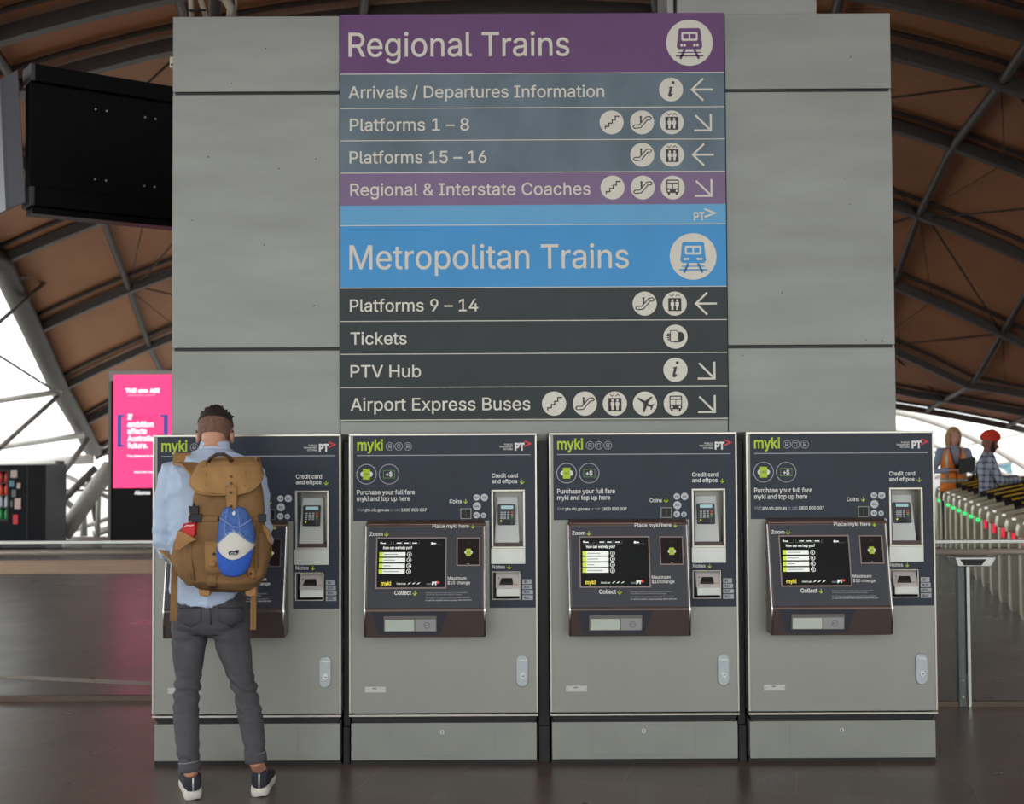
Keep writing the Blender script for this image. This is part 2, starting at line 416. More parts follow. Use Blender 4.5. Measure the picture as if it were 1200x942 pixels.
# white and grey steel struts outside the roof edges
wst = M('white_painted_steel', (232,230,222), .5, 0, .06, 2); gst = M('grey_painted_steel', (120,112,108), .5, .1, .06, 2)
def truss(label, rows):
    t = thing('steel_truss', label, 'steel truss', at(rows[0][1][0], 640, rows[0][1][2])); t.location.z = 0
    global ORG; ORG = Vector(t.location)
    for p0, p1, r, mt, *mid in rows:
        a, b = at(*p0), at(*p1)
        if a.z < r: a = b+(a-b)*((b.z-r)/(b.z-a.z))
        if b.z < r: b = a+(b-a)*((a.z-r)/(a.z-b.z))
        pts = [a, at(*mid[0]), b] if mid else [a, b]
        if mid: pts = [(pts[0]*(1-t_)**2+pts[1]*(2*t_*(1-t_))+pts[2]*t_*t_) for t_ in [i/12 for i in range(13)]]
        mb = MB(); mb.tube(pts, r, mt, 12); obj('strut', mb, t)
    ORG = Vector((0, 0, 0))
truss('truss of grey and white tubes under the roof edge at left, above the vending machine', [
 ((-60,338,27),(64,318,30.6),.075,gst), ((-50,420,27),(63,322,30.6),.05,gst), ((-40,392,30),(72,463,34.6),.035,gst), ((-50,476,31),(70,459,34.6),.085,wst),
 ((-40,560,31),(68,464,34.6),.07,gst), ((-60,532,34),(96,510,39.5),.1,wst), ((30,612,38),(104,514,39.5),.1,gst), ((-60,546,40),(110,538,41),.16,wst)])
truss('thick white diagonal steel legs and the far balustrade rail between the vending machine and the pink panel', [
 ((56,652,19.9),(130,546,20.6),.14,wst), ((50,574,21.35),(150,575,21.35),.018,M('rod_brown', (58,46,42), .6)), ((54,606,21),(112,548,21),.06,gst), ((40,556,21.3),(92,600,21.3),.05,wst), ((99,640,20.8),(97,596,20.8),.06,wst),  # the thin dark level tube is the far balustrade rail, grouped with the struts
 ((84,622,21.1),(150,600,21.1),.035,wst), ((114,640,20.6),(116,560,20.6),.04,wst), ((60,548,21.2),(140,590,21.2),.035,wst), ((70,540,21.2),(66,590,21.2),.08,gst), ((104,560,21.3),(118,640,21.3),.05,gst), ((78,637,21.2),(150,612,21.2),.06,wst)])
truss('white curved steel arches beyond the ticket gates and the two people', [
 ((1030,478,47),(1230,562,47),.17,wst,(1120,490,47)), ((1030,500,49),(1150,560,49),.12,wst,(1095,508,49)), ((1040,540,50),(1230,500,50),.1,wst), ((1050,515,52),(1240,575,52),.1,wst,(1150,535,52)),
 ((1060,565,50),(1240,528,50),.1,wst), ((1060,500,52),(1110,575,52),.07,wst), ((1110,490,52),(1100,575,52),.07,wst)])
# distant building
mb = MB(); bl = at(1160, 541, 58); b2 = at(1186, 541, 58); tw = M('teal_tower_glass', (120,165,175), .3, 0, .2, 3)
bt = thing('office_building', 'small pale teal tower block far away beyond the turban man', 'building', ((bl.x+b2.x)/2, 60, 0))
ORG = Vector(bt.location)
mb.box((bl.x, 58, 0), (b2.x, 62, bl.z), tw); obj('tower', mb, bt)
mb = MB()
for k in range(6): mb.box((bl.x+.1+k*(b2.x-bl.x-.2)/6, 57.95, .3), (bl.x+.04+(k+.7)*(b2.x-bl.x-.2)/6+.1, 58, bl.z-.2), M('pane_dark', (70,110,125), .2))
obj('window_band', mb, bt, kind='stuff')
ORG = Vector((0, 0, 0))

# ------------------------------------------------------------------ pylon
YP = 6.72; PD = .72
pl = at(202, 250, YP).x; pr = at(1046.5, 250, YP).x; pt = at(625, 17.5, YP).z
sl = at(398.8, 250, YP).x; sr = at(850.6, 250, YP).x
mb = MB(); mb.box((pl+.01, YP+.012, 0), (pr-.01, YP+PD, pt-.01), blackm); wall = obj('wall_back', mb, kind='structure')
j1 = at(625, 107.5, YP).z; j2 = at(625, 407.5, YP).z
for (x0, x1) in ((pl, sl-.004), (sl+.001, sr-.001), (sr+.004, pr)):
    for (z0, z1) in ((0.0, j2-.0085), (j2+.0085, j1-.0085), (j1+.0085, pt)):
        mb = MB(); mb.box((x0, YP, z0), (x1, YP+.012, z1), clad); obj('cladding_panel', mb, wall, bevel=.0025)
for x0, x1 in ((pl-.0, pl+.011), (pr-.011, pr)):
    mb = MB(); mb.box((x0, YP+.012, 0), (x1, YP+PD, pt), clad); obj('cladding_panel', mb, wall)
mb = MB()
for k in range(16):
    px, py = random.choice([(random.uniform(215, 390), random.uniform(30, 480)), (random.uniform(862, 1035), random.uniform(30, 480))])
    f_ = Fr((0, YP, 0)); mb.add([f_.P(u, v, .001) for u, v in circ(f_.pix(px, py), random.uniform(.0025, .005), 8)], [tuple(range(8))], blackp)
obj('screw_heads', mb, wall, kind='stuff')

# riser and pipes over the pylon
q0 = at(782, 13, YP+.05).x; q1 = at(957, 13, YP+.05).x; qm = at(789.5, 13, YP+.05).x
rs = thing('service_riser', 'grey boxed riser standing on top of the sign pylon above the purple train symbol', 'riser', ((q0+q1)/2, YP+.3, pt)); ORG = Vector(rs.location)
mb = MB(); mb.box((qm+.018, YP+.05, pt), (q1, YP+.55, 7.6), clad); obj('casing', mb, rs, bevel=.003)
mb = MB(); mb.box((q0, YP+.06, pt), (qm, YP+.5, 7.6), clad); obj('side_strip', mb, rs, bevel=.003)
mb = MB(); mb.box((qm, YP+.1, pt), (qm+.018, YP+.5, 7.6), blackm); obj('shadow_gap', mb, rs)
beige = M('beige_pipe', (150,140,125), .5, .1, .06)
c0 = at(232, 20, YP+.2)
pp = thing('pipe_bundle', 'beige bent pipes strapped together on the left top of the pylon', 'pipes', (c0.x, YP+.2, pt)); ORG = Vector(pp.location)
for k, pts in enumerate((((225,24),(224,0),(219,-30)), ((243,24),(238,8),(232,-12),(229,-40)), ((270,24),(271,10),(264,-2),(250,-8),(238,-8),(230,-16)))):
    mb = MB(); mb.tube([at(x, y, YP+.2+.03*k) for x, y in pts], (.016, .016, .026)[k], beige, 12); obj('pipe', mb, pp)
mb = MB(); mb.tube([at(273, 24, YP+.3), at(272, -30, YP+.3)], .014, blackm, 8); obj('cable', mb, pp)
mb = MB(); mb.tube([at(276, 24, YP+.3), at(277, -30, YP+.3)], .008, beige, 8); obj('cable', mb, pp)
mb = MB(); mb.tube([at(221, 12, YP+.17), at(241, 12, YP+.17)], .006, blackm, 8); obj('strap', mb, pp)
ORG = Vector((0, 0, 0))
sb = thing('sensor_box', 'small white sensor box fixed to the left edge of the pylon', 'sensor', (pl, YP+.06, at(200, 71, YP).z)); ORG = Vector(sb.location)
mb = MB(); z0 = at(200, 78, YP).z; z1 = at(200, 65, YP).z; mb.box((pl-.024, YP+.02, z0), (pl, YP+.08, z1), M('cream_plastic', (205,198,180), .5)); obj('housing', mb, sb, bevel=.004)
mb = MB(); mb.box((pl-.016, YP+.016, z0+.012), (pl-.006, YP+.021, z0+.022), blackp); obj('lens', mb, sb)
ORG = Vector((0, 0, 0))

# ------------------------------------------------------------------ direction sign
SY = YP-.03
SF = Fr((0, SY, 0))
rows = [16, 86.3, 126.5, 164.3, 202.2, 240, 263.8, 337, 376, 414.5, 453.6, 491.7]
zs = [SF.pix(625, y)[1] for y in rows]
sgl, sgr = SF.pix(398.8, 250)[0], SF.pix(850.6, 250)[0]
purple = M('sign_purple', (120,86,130), .45, 0, .06, 3, spec=.15); purple2 = M('sign_light_purple', (142,120,154), .45, 0, .07, 3, detail=8, spec=.15)
dark_sheen_dust = M('sign_charcoal_sheen_dust', (114,130,142), .45, 0, .22, 3.5, stretch=(1,1,.6), detail=9, spec=.15); blue = M('sign_blue', (86,166,228), .45, 0, .04, 3, spec=.15); bluel = M('sign_blue_band', (116,184,230), .45, 0, .04, 3, spec=.15)  # upper charcoal rows carry reflected light and dust as a lighter base colour
dark = M('sign_charcoal', (44,49,52), .3, 0, .12, 3, spec=.25)
cream = M('sign_lettering', (232,227,214), .5, 0, .02)
scol = [purple, dark_sheen_dust, dark_sheen_dust, dark_sheen_dust, purple2, bluel, blue, dark, dark, dark, dark]
sign = thing('direction_sign', 'tall station direction sign of purple, blue and charcoal strips on the grey pylon', 'sign', ((sgl+sgr)/2, YP, zs[-1])); ORG = Vector(sign.location)
Z1 = lambda x, y: (390+x/2.553, y/2.553)
Z2 = lambda x, y: (390+x/2.553, 230+y/2.553)
texts = {0: [('Regional Trains', Z1(47,168), Z1(708,97), .005)], 1: [('Arrivals / Departures Information', Z1(47,292), Z1(812,257), .007)],
 2: [('Platforms 1 \u2013 8', Z1(51,391), Z1(408,355), .007)], 3: [('Platforms 15 \u2013 16', Z1(50,488), Z1(460,452), .007)],
 4: [('Regional & Interstate Coaches', Z1(52,584), Z1(771,548), .007)], 5: [('PT', Z2(1080,72), Z2(1113,48), .02)],
 6: [('Metropolitan Trains', Z2(50,216), Z2(886,145), .005)], 7: [('Platforms 9 \u2013 14', Z2(51,344), Z2(435,308), .007)],
 8: [('Tickets', Z2(53,443), Z2(221,407), .007)], 9: [('PTV Hub', Z2(53,541), Z2(264,505), .007)], 10: [('Airport Express Buses', Z2(53,640), Z2(591,603), .007)]}
icons = {0: [('train', Z1(1067,128), 70)], 1: [('info', Z1(1012,268), 36)], 2: [('stairs', Z1(834,366), 36), ('escalator', Z1(925,366), 36), ('lift', Z1(1014,366), 36)],
 3: [('escalator', Z1(926,463), 36), ('lift', Z1(1015,463), 36)], 4: [('stairs', Z1(837,561), 36), ('escalator', Z1(927,561), 36), ('bus', Z1(1017,561), 36)], 5: [],
 6: [('train', Z2(1078,180), 70)], 7: [('escalator', Z2(933,321), 36), ('lift', Z2(1023,321), 36)], 8: [('ticket', Z2(1025,420), 36)], 9: [('info', Z2(1025,519), 36)],
 10: [('stairs', Z2(662,620), 36), ('escalator', Z2(754,620), 36), ('lift', Z2(844,620), 36), ('plane', Z2(934,620), 36), ('bus', Z2(1026,620), 36)]}
arr = {1: ('L', Z1(1072,268)), 3: ('L', Z1(1075,463)), 7: ('L', Z2(1084,321)), 2: ('D', Z1(1131,390)), 4: ('D', Z1(1133,586)), 9: ('D', Z2(1142,545)), 10: ('D', Z2(1143,645))}
spx = 1/2.553*SF.pix(626, 250)[0]-1/2.553*SF.pix(625, 250)[0]       # metres per zoomed pixel
names_ = ['purple strip reading Regional Trains', 'charcoal strip, lightened by painted sheen and dust, for arrivals and departures', 'charcoal strip, lightened by painted sheen and dust, for platforms 1 to 8', 'charcoal strip, lightened by painted sheen and dust, for platforms 15 to 16', 'light purple strip for coaches', 'plain light blue band', 'blue strip reading Metropolitan Trains', 'charcoal strip for platforms 9 to 14', 'charcoal strip for tickets', 'charcoal strip for the hub', 'charcoal strip for airport buses']
for i in range(11):
    mb = MB(); gap = .0035 if i != 4 else .0
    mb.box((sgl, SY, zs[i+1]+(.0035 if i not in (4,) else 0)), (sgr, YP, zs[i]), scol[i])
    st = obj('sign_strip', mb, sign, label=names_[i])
    if i != 4:
        mb = MB(); mb.box((sgl, SY-.0005, zs[i+1]-.0), (sgr, YP, zs[i+1]+.0042), cream); obj('divider', mb, st)
    mb = MB()
    for s, a, b, bo in texts[i]: textpx(mb, SF, s, a[0], b[0], a[1], b[1], cream, bo)
    if i == 5:
        a = [SF.pix(*Z2(*p)) for p in ((1112,38),(1143,50),(1112,62))]; stroke(mb, SF, a, 6*spx, cream)
    obj('lettering', mb, st)
    for kd, p, r in icons[i]:
        mb = MB(); icon(mb, SF, SF.pix(*p), r*spx, kd, cream, {0: purple, 6: blue}.get(i, M('icon_charcoal', (62,60,62), .5) if i < 5 else M('icon_black', (34,34,36), .5)))
        obj({'train': 'train_symbol', 'info': 'information_symbol', 'stairs': 'stairs_symbol', 'escalator': 'escalator_symbol', 'lift': 'lift_symbol', 'bus': 'bus_symbol', 'ticket': 'ticket_symbol', 'plane': 'aeroplane_symbol'}[kd], mb, st)
    if i in arr:
        k, p = arr[i]; u, v = SF.pix(*p); mb = MB(); q = spx
        if k == 'L': stroke(mb, SF, [(u+2*q, v), (u+65*q, v)], 6*q, cream); stroke(mb, SF, [(u+36*q, v+33*q), (u+2*q, v), (u+36*q, v-33*q)], 6*q, cream, .0012)
        else: stroke(mb, SF, [(u-46*q, v+46*q), (u-4*q, v+4*q)], 6*q, cream); stroke(mb, SF, [(u-50*q, v), (u, v), (u, v+50*q)], 6*q, cream, .0012)
        obj('arrow', mb, st)
ORG = Vector((0, 0, 0))
# ------------------------------------------------------------------ ticket machines
MX3 = at(754.3, 650, YF).x
MW = .948; HW = MW/2
F0 = Fr((0, YF, 0))
def Z(fr, zx, zy): return fr.pix(640+zx/3.625, 500+zy/3.625)
MT = Z(F0, 400, 24)[1]                                   # top of cabinet
mach = thing('ticket_machine', 'x', 'ticket machine', (MX3, YF, 0), 0, 'ticket machines in front of the sign pylon'); ORG = Vector((MX3, YF, 0))
L_, R_ = MX3-HW, MX3+HW
zc = F0.pix(754, 834)[1]; zr0 = F0.pix(754, 846.5)[1]; zl = F0.pix(754, 836.5)[1]; zb = F0.pix(754, 887.5)[1]
LD = .085                                               # front layer depth
mb = MB(); mb.box((L_, YF+LD, zc), (R_, YF+.46, MT), steel); mb.box((L_+.02, YF+.05, zr0), (R_-.02, YF+.46, zc), blackm)
obj('cabinet', mb, mach)
# front layer: dark panel and steel door on a grid, with two niches
gx = [L_, Z(F0,29,0)[0], Z(F0,625,0)[0], Z(F0,628,0)[0], Z(F0,740,0)[0], Z(F0,754,0)[0], Z(F0,803,0)[0], R_]
gzv = [zc, Z(F0,0,768)[1], Z(F0,0,729)[1], Z(F0,0,611)[1], Z(F0,0,509)[1], Z(F0,0,397)[1], Z(F0,0,268)[1], Z(F0,0,36)[1], MT]
x605 = Z(F0,605,0)[0]; gx = sorted(gx+[x605])
def cell(i, j):
    cx = (gx[i]+gx[i+1])/2; cz = (gzv[j]+gzv[j+1])/2
    X = lambda a: Z(F0, a, 0)[0]; Y = lambda b: Z(F0, 0, b)[1]
    if X(628) < cx < X(754) and Y(509) < cz < Y(268): return None
    if X(625) < cx < X(740) and Y(729) < cz < Y(611): return None
    if cx < X(29) or cx > X(803) or cz > Y(36) or cz < Y(768): return 1
    if cx < X(605) and cz < Y(397): return 1
    return 0
mbs = [MB(), MB()]
for i in range(len(gx)-1):
    for j in range(len(gzv)-1):
        k = cell(i, j)
        if k is None: continue
        mbs[k].box((gx[i], YF, gzv[j]), (gx[i+1], YF+LD, gzv[j+1]), (slate, steel)[k])
panel = obj('front_panel', mbs[0], mach, label='charcoal printed front panel'); door = obj('door', mbs[1], mach, label='brushed steel door')
mb = MB(); t = .011
for a, b in (((L_, MT-t), (R_, MT)), ((L_, zc), (L_+.009, MT-t)), ((R_-.009, zc), (R_, MT-t))):
    mb.box((a[0], YF-.006, a[1]), (b[0], YF, b[1]), trimst)
obj('edge_trim', mb, mach, bevel=.002)
mb = MB(); slab(mb, F0, [(L_, zl-.006), (R_, zl-.006), (R_, zl+.003), (L_, zl+.003)], -.05, .004, trimst); obj('lower_trim', mb, mach)
mb = MB(); slab(mb, F0, [(L_+.025, zr0-.002), (R_-.025, zr0-.002), (R_-.004, zl-.006), (L_+.004, zl-.006)], -.05, -.02, blackm); obj('shadow_strip', mb, mach)
mb = MB(); mb.box((L_+.008, YF+.012, .024), (R_-.008, YF+.44, zr0), steel2)
pth = obj('plinth', mb, mach, bevel=.002)
mb = MB(); F0b = Fr((0, YF+.012, 0))
a = F0b.pix(694, 850); b = F0b.pix(815, 884); slab(mb, F0b, rect(a[0], b[1], b[0], a[1]), 0, .0025, steel2); obj('access_plate', mb, pth, bevel=.001)
mb = MB(); c = F0b.pix(754, 856); slab(mb, F0b, circ(c, .011, 20), .002, .009, chrome); slab(mb, F0b, rect(c[0]-.002, c[1]-.006, c[0]+.002, c[1]+.006), .009, .0095, blackp); obj('lock', mb, pth)
mb = MB(); mb.box((L_+.004, YF+.03, 0), (R_-.004, YF+.44, .024), dkm); obj('base', mb, mach)

# printing on the charcoal panel
def zt(mb, fr, s, x0, x1, yb, yc, mat, bold=0., w=.0012):
    textpx(mb, fr, s, 640+x0/3.625, 640+x1/3.625, 500+yb/3.625, 500+yc/3.625, mat, bold, w)
q3 = (Z(F0, 101, 0)[0]-Z(F0, 1, 0)[0])/100               # metres per zoom3 pixel
def darrow(mb, fr, zx, zy, s=9):
    c = Z(fr, zx, zy); q = q3*s
    stroke(mb, fr, [(c[0], c[1]+q), (c[0], c[1]-q*.9)], q3*3, lime, .0012); stroke(mb, fr, [(c[0]-q, c[1]), (c[0], c[1]-q), (c[0]+q, c[1])], q3*3, lime, .0016)
mb = MB(); zt(mb, F0, 'myki', 47, 157, 95, 51, lime, .02); obj('brand_lettering', mb, panel)
for k, zx in enumerate((186, 223.5, 262)):
    mb = MB(); c = Z(F0, zx, 79); q = q3; ring(mb, F0, c, 15*q, 17.5*q, greyp)
    poly(mb, F0, rrect(c[0]-7*q, c[1]-5*q, c[0]+7*q, c[1]+9*q, 2*q), greyp, .0012)
    poly(mb, F0, rect(c[0]-5*q, c[1]+1*q, c[0]+5*q, c[1]+6*q), slate, .0018)
    if k == 1: poly(mb, F0, rect(c[0]-5*q, c[1]-5*q, c[0]+5*q, c[1]+1*q), slate, .0016)
    for sx in (-5, 5): poly(mb, F0, rect(c[0]+(sx-1.5)*q, c[1]-9*q, c[0]+(sx+1.5)*q, c[1]-4*q), greyp, .0012)
    obj('mode_symbol', mb, panel)
mb = MB()
for s, x0, yb in (('PUBLIC', 672, 74), ('TRANSPORT', 650, 84), ('VICTORIA', 666, 94)): zt(mb, F0, s, x0, 708, yb, yb-7, white, .01)
zt(mb, F0, 'PT', 716, 758, 94, 66, white, .05)
stroke(mb, F0, [Z(F0, 757, 56), Z(F0, 783, 67), Z(F0, 757, 79)], 6*q3, redp, .0014); obj('agency_logo', mb, panel)
mb = MB(); a = Z(F0, 47, 116); b = Z(F0, 784, 116); vm_ = (a[1]+b[1])/2; poly(mb, F0, rect(a[0], vm_-2*q3, b[0], vm_+2*q3), greyp); obj('ruled_line', mb, panel)
def card(mb, fr, c, s, w=.0012):
    poly(mb, fr, circ((c[0]-s*.75, c[1]), s*.55, 14), white, w); poly(mb, fr, circ((c[0]+s*.75, c[1]), s*.6, 14), white, w)
    poly(mb, fr, rrect(c[0]-s*.78, c[1]-s*1.15, c[0]+s*.78, c[1]+s*1.15, s*.15), lime, w+.0006)
    text(mb, fr, 'myki', c[0]-s*.5, c[0]+s*.5, c[1]-s*.15, s*.42, slatep, .01, w+.0012)
mb = MB(); c = Z(F0, 87, 197); ring(mb, F0, c, 40*q3, 43.5*q3, greyp); card(mb, F0, c, 20*q3); obj('card_symbol', mb, panel)
mb = MB(); c = Z(F0, 183, 197); ring(mb, F0, c, 40*q3, 43.5*q3, greyp); stroke(mb, F0, rect(c[0]-24*q3, c[1]-16*q3, c[0]+24*q3, c[1]+16*q3), 2.5*q3, M('print_green', (110,150,60), .5), .0012, True)
text(mb, F0, '+$', c[0]-14*q3, c[0]+14*q3, c[1]-9*q3, 18*q3, white, .03); obj('top_up_symbol', mb, panel)
mb = MB(); zt(mb, F0, 'Purchase your full fare', 47, 293, 283, 264, white, .015); zt(mb, F0, 'myki and top up here', 47, 272, 310, 291, white, .015)
obj('heading_lettering', mb, panel); mb = MB()
zt(mb, F0, 'Visit ', 47, 78, 355, 342, greyp, .005); zt(mb, F0, 'ptv.vic.gov.au', 82, 184, 355, 342, white, .015); zt(mb, F0, 'or call', 189, 230, 355, 342, greyp, .005); zt(mb, F0, '1800 800 007', 235, 343, 355, 342, white, .015)
obj('contact_lettering', mb, panel)
mb = MB(); zt(mb, F0, 'Credit card', 620, 730, 211, 194, white, .015); zt(mb, F0, 'and eftpos', 620, 728, 235, 218, white, .015); darrow(mb, F0, 748, 229)
obj('card_lettering', mb, panel); mb = MB()
zt(mb, F0, 'Coins', 440, 492, 320, 304, white, .015); darrow(mb, F0, 509, 312); obj('coin_lettering', mb, panel); mb = MB()
zt(mb, F0, 'Notes', 623, 677, 598, 583, white, .01); darrow(mb, F0, 695, 591, 8); obj('note_lettering', mb, panel)
# coin slot and coin marks
a = Z(F0, 487, 387); b = Z(F0, 533, 342)
mb = MB(); frame_strips(mb, F0, a[0], a[1], b[0], b[1], 3*q3, 0, .004, M('coin_frame', (140,136,128), .35, .6)); slab(mb, F0, rect(a[0]+3*q3, a[1]+3*q3, b[0]-3*q3, b[1]-3*q3), 0, .002, blackm)
slab(mb, F0, rect((a[0]+b[0])/2-2*q3, a[1]+9*q3, (a[0]+b[0])/2+2*q3, b[1]-9*q3), .002, .003, M('slot_grey', (70,66,64), .4, .4)); obj('coin_slot', mb, mach)
for zx, zy, r, s in ((555,296,13.5,'10c'), (588,296,15.5,'20c'), (557,333,17,'50c'), (555,371,13.5,'$1'), (585,372,11.5,'$2')):
    mb = MB(); c = Z(F0, zx, zy); poly(mb, F0, circ(c, r*q3), M('coin_mark', (205,207,210), .4), .0012); text(mb, F0, s, c[0]-r*.55*q3, c[0]+r*.55*q3, c[1]-4*q3, 8*q3, slatep, .03, .002); obj('coin_mark', mb, panel)
# card terminal niche
a = Z(F0, 618, 578); b = Z(F0, 760, 262); i0 = Z(F0, 628, 510); i1 = Z(F0, 752, 270)
nich = M('niche_steel', (150,146,138), .35, .55, .08)
mb = MB(); frame_strips(mb, F0, i0[0]-8*q3, i0[1]-2*q3, i1[0]+8*q3, i1[1]+8*q3, 8*q3, 0, .008, trimst); tf = obj('terminal_frame', mb, mach, bevel=.0015)
mb = MB(); slab(mb, F0, rect(a[0], a[1], b[0], i0[1]-2*q3), 0, .010, satin); obj('lower_plate', mb, tf, bevel=.0015)
FN = Fr((0, YF+LD, 0)); mb = MB(); slab(mb, FN, rect(i0[0], i0[1], i1[0], i1[1]), 0, .002, nich)
for x0, x1 in ((i0[0], i0[0]+.0015), (i1[0]-.0015, i1[0])): mb.box((x0, YF+.001, i0[1]), (x1, YF+LD, i1[1]), nich)
obj('niche', mb, tf)
mb = MB(); bl_ = Z(F0, 628, 510); br_ = Z(F0, 752, 488); mb.box((bl_[0]+.002, YF-.002, bl_[1]), (br_[0]-.002, YF+LD-.002, br_[1]), brown2); obj('ledge', mb, tf)
pzb = br_[1]; pzt = Z(F0, 0, 298)[1]
PB = Vector((0, YF+.012, pzb)); PT_ = Vector((0, YF+.062, pzt)); FT = Fr(PB, (1,0,0), PT_-PB)
u0, u1 = Z(FT, 630, 487)[0], Z(FT, 736, 487)[0]; ut0, ut1 = Z(FT, 634, 298)[0], Z(FT, 722, 298)[0]; h = (PT_-PB).length
mb = MB(); slab(mb, FT, [(u0, 0), (u1, 0), (ut1, h), (ut0, h)], -.02, .0, pale); obj('terminal_plate', mb, tf, bevel=.0015)
a = Z(FT, 642, 414); b = Z(FT, 713, 326)
mb = MB(); slab(mb, FT, rrect(a[0], a[1], b[0], b[1], 5*q3), 0, .012, M('keypad_black', (24,24,26), .4)); kp = obj('keypad', mb, mach, bevel=.002)
mb = MB(); aa = Z(FT, 652, 346); bb = Z(FT, 704, 332); slab(mb, FT, rect(aa[0], aa[1], bb[0], bb[1]), .012, .013, M('lcd', (165,205,212), .3, emit=.15)); obj('display', mb, kp)
for r in range(4):
    for c_ in range(3):
        mb = MB(); p = Z(FT, 656+c_*14.5, 361+r*8.2); slab(mb, FT, rrect(p[0]-4.5*q3, p[1]-2.8*q3, p[0]+4.5*q3, p[1]+2.8*q3, q3), .012, .0145, M('key_grey', (178,184,190), .4)); obj('key', mb, kp)
for zy, cl in ((361, (190,70,40)), (372, (200,120,50)), (381, (40,140,80))):
    mb = MB(); p = Z(FT, 701, zy); slab(mb, FT, rrect(p[0]-4.5*q3, p[1]-4*q3, p[0]+4.5*q3, p[1]+4*q3, q3), .012, .0145, M('key%d' % zy, cl, .4)); obj('key', mb, kp)
mb = MB(); p = Z(FT, 676, 404); slab(mb, FT, rrect(p[0]-16*q3, p[1]-9*q3, p[0]+18*q3, p[1]+8*q3, 6*q3), .012, .022, blackm); obj('card_reader_slot', mb, kp, bevel=.003)
mb = MB(); p = Z(FT, 655, 398); slab(mb, FT, circ(p, 3.5*q3, 10), .012, .0145, M('led_yellow', (225,215,90), .4, emit=.5)); obj('status_light', mb, kp)
# note acceptor
a = Z(F0, 622, 730); b = Z(F0, 742, 609)
mb = MB(); frame_strips(mb, F0, a[0], a[1], b[0], b[1], 4*q3, 0, .006, trimst); nf = obj('note_acceptor', mb, mach, bevel=.0015)
mb = MB(); slab(mb, Fr((0, YF+LD, 0)), rect(a[0]+3*q3, a[1]+3*q3, b[0]-3*q3, b[1]-3*q3), 0, .002, brown2); obj('niche', mb, nf)
n0 = Z(F0, 631, 720)[1]; n1 = Z(F0, 0, 684)[1]; n2 = Z(F0, 0, 614)[1]; NB = Vector((0, YF-.004, n1)); NT = Vector((0, YF+.035, n2)); FNo = Fr(NB, (1,0,0), NT-NB)
xa, xb = Z(F0, 631, 0)[0], Z(F0, 735, 0)[0]
mb = MB(); slab(mb, FNo, rect(xa, 0, xb, (NT-NB).length), -.03, 0, M('note_face', (214,204,202), .35, .2)); obj('face_plate', mb, nf, bevel=.002)
mb = MB(); slab(mb, F0, rect(xa+.003, n0+.004, xb-.003, n1-.001), -.04, .006, satin); obj('lower_block', mb, nf, bevel=.003)
mb = MB(); slab(mb, FNo, [Z(FNo, 653, 668), Z(FNo, 712, 668), Z(FNo, 706, 640), Z(FNo, 661, 640)], 0, .010, blackm)
slab(mb, FNo, [Z(FNo, 655, 667), Z(FNo, 710, 667), Z(FNo, 710, 661), Z(FNo, 655, 661)], .01, .014, M('slot_brown', (50,36,34), .4)); obj('note_slot', mb, nf, bevel=.0015)
mb = MB(); slab(mb, FNo, circ(Z(FNo, 649, 639), 2.5*q3, 10), 0, .002, brown2); slab(mb, FNo, rrect(*Z(FNo, 715, 668), *Z(FNo, 730, 662), q3), 0, .001, M('sticker_tan', (190,165,140), .5)); obj('indicator', mb, nf)
for (x0, y0, x1, y1, s) in ((752,643,790,663,'$5'), (752,666,794,685,'$10'), (752,689,797,707,'$20'), (752,711,797,731,'$50')):
    mb = MB(); a = Z(F0, x0, y1); b = Z(F0, x1, y0); poly(mb, F0, rect(a[0], a[1], b[0], b[1]), M('note_mark', (172,175,178), .45), .0012)
    c = Z(F0, x0+6, y1-5); text(mb, F0, s, c[0], None, c[1], 9*q3, slatep, .04, .002); obj('note_mark', mb, panel)
# lock and number plate on the door
mb = MB(); a = F0.pix(841, 803); b = F0.pix(854.2, 766.5); slab(mb, F0, rrect(a[0], a[1], b[0], b[1], (b[0]-a[0])/2-.0005, 8), 0, .012, M('lock_cover', (178,184,188), .3, .6)); lk = obj('lock_cover', mb, door, bevel=.003)
mb = MB(); c = F0.pix(848, 790); slab(mb, F0, circ(c, .013, 20), .012, .02, chrome); slab(mb, F0, rect(c[0]-.003, c[1]-.002, c[0]+.007, c[1]+.002), .02, .0206, blackp); 
slab(mb, F0, rrect(c[0]-.02, F0.pix(848, 773)[1], c[0]+.02, F0.pix(848, 771.5)[1], .001), .012, .0135, chrome); obj('keyhole', mb, door)
mb = MB(); a = F0.pix(663.3, 810.2); b = F0.pix(687.9, 803.3); slab(mb, F0, rect(a[0], a[1], b[0], b[1]), 0, .0012, M('plate_white', (200,200,196), .4))
for u in (a[0]+.005, b[0]-.005): slab(mb, F0, circ((u, (a[1]+b[1])/2), .002, 8), .0012, .002, blackp)
text(mb, F0, 'No 103', (a[0]+b[0])/2-.014, (a[0]+b[0])/2+.01, (a[1]+b[1])/2+.002, .008, slatep, .0, .0016) if False else poly(mb, F0, rect((a[0]+b[0])/2-.014, (a[1]+b[1])/2+.003, (a[0]+b[0])/2+.006, (a[1]+b[1])/2+.008), slatep, .0016)
obj('number_plate', mb, door)

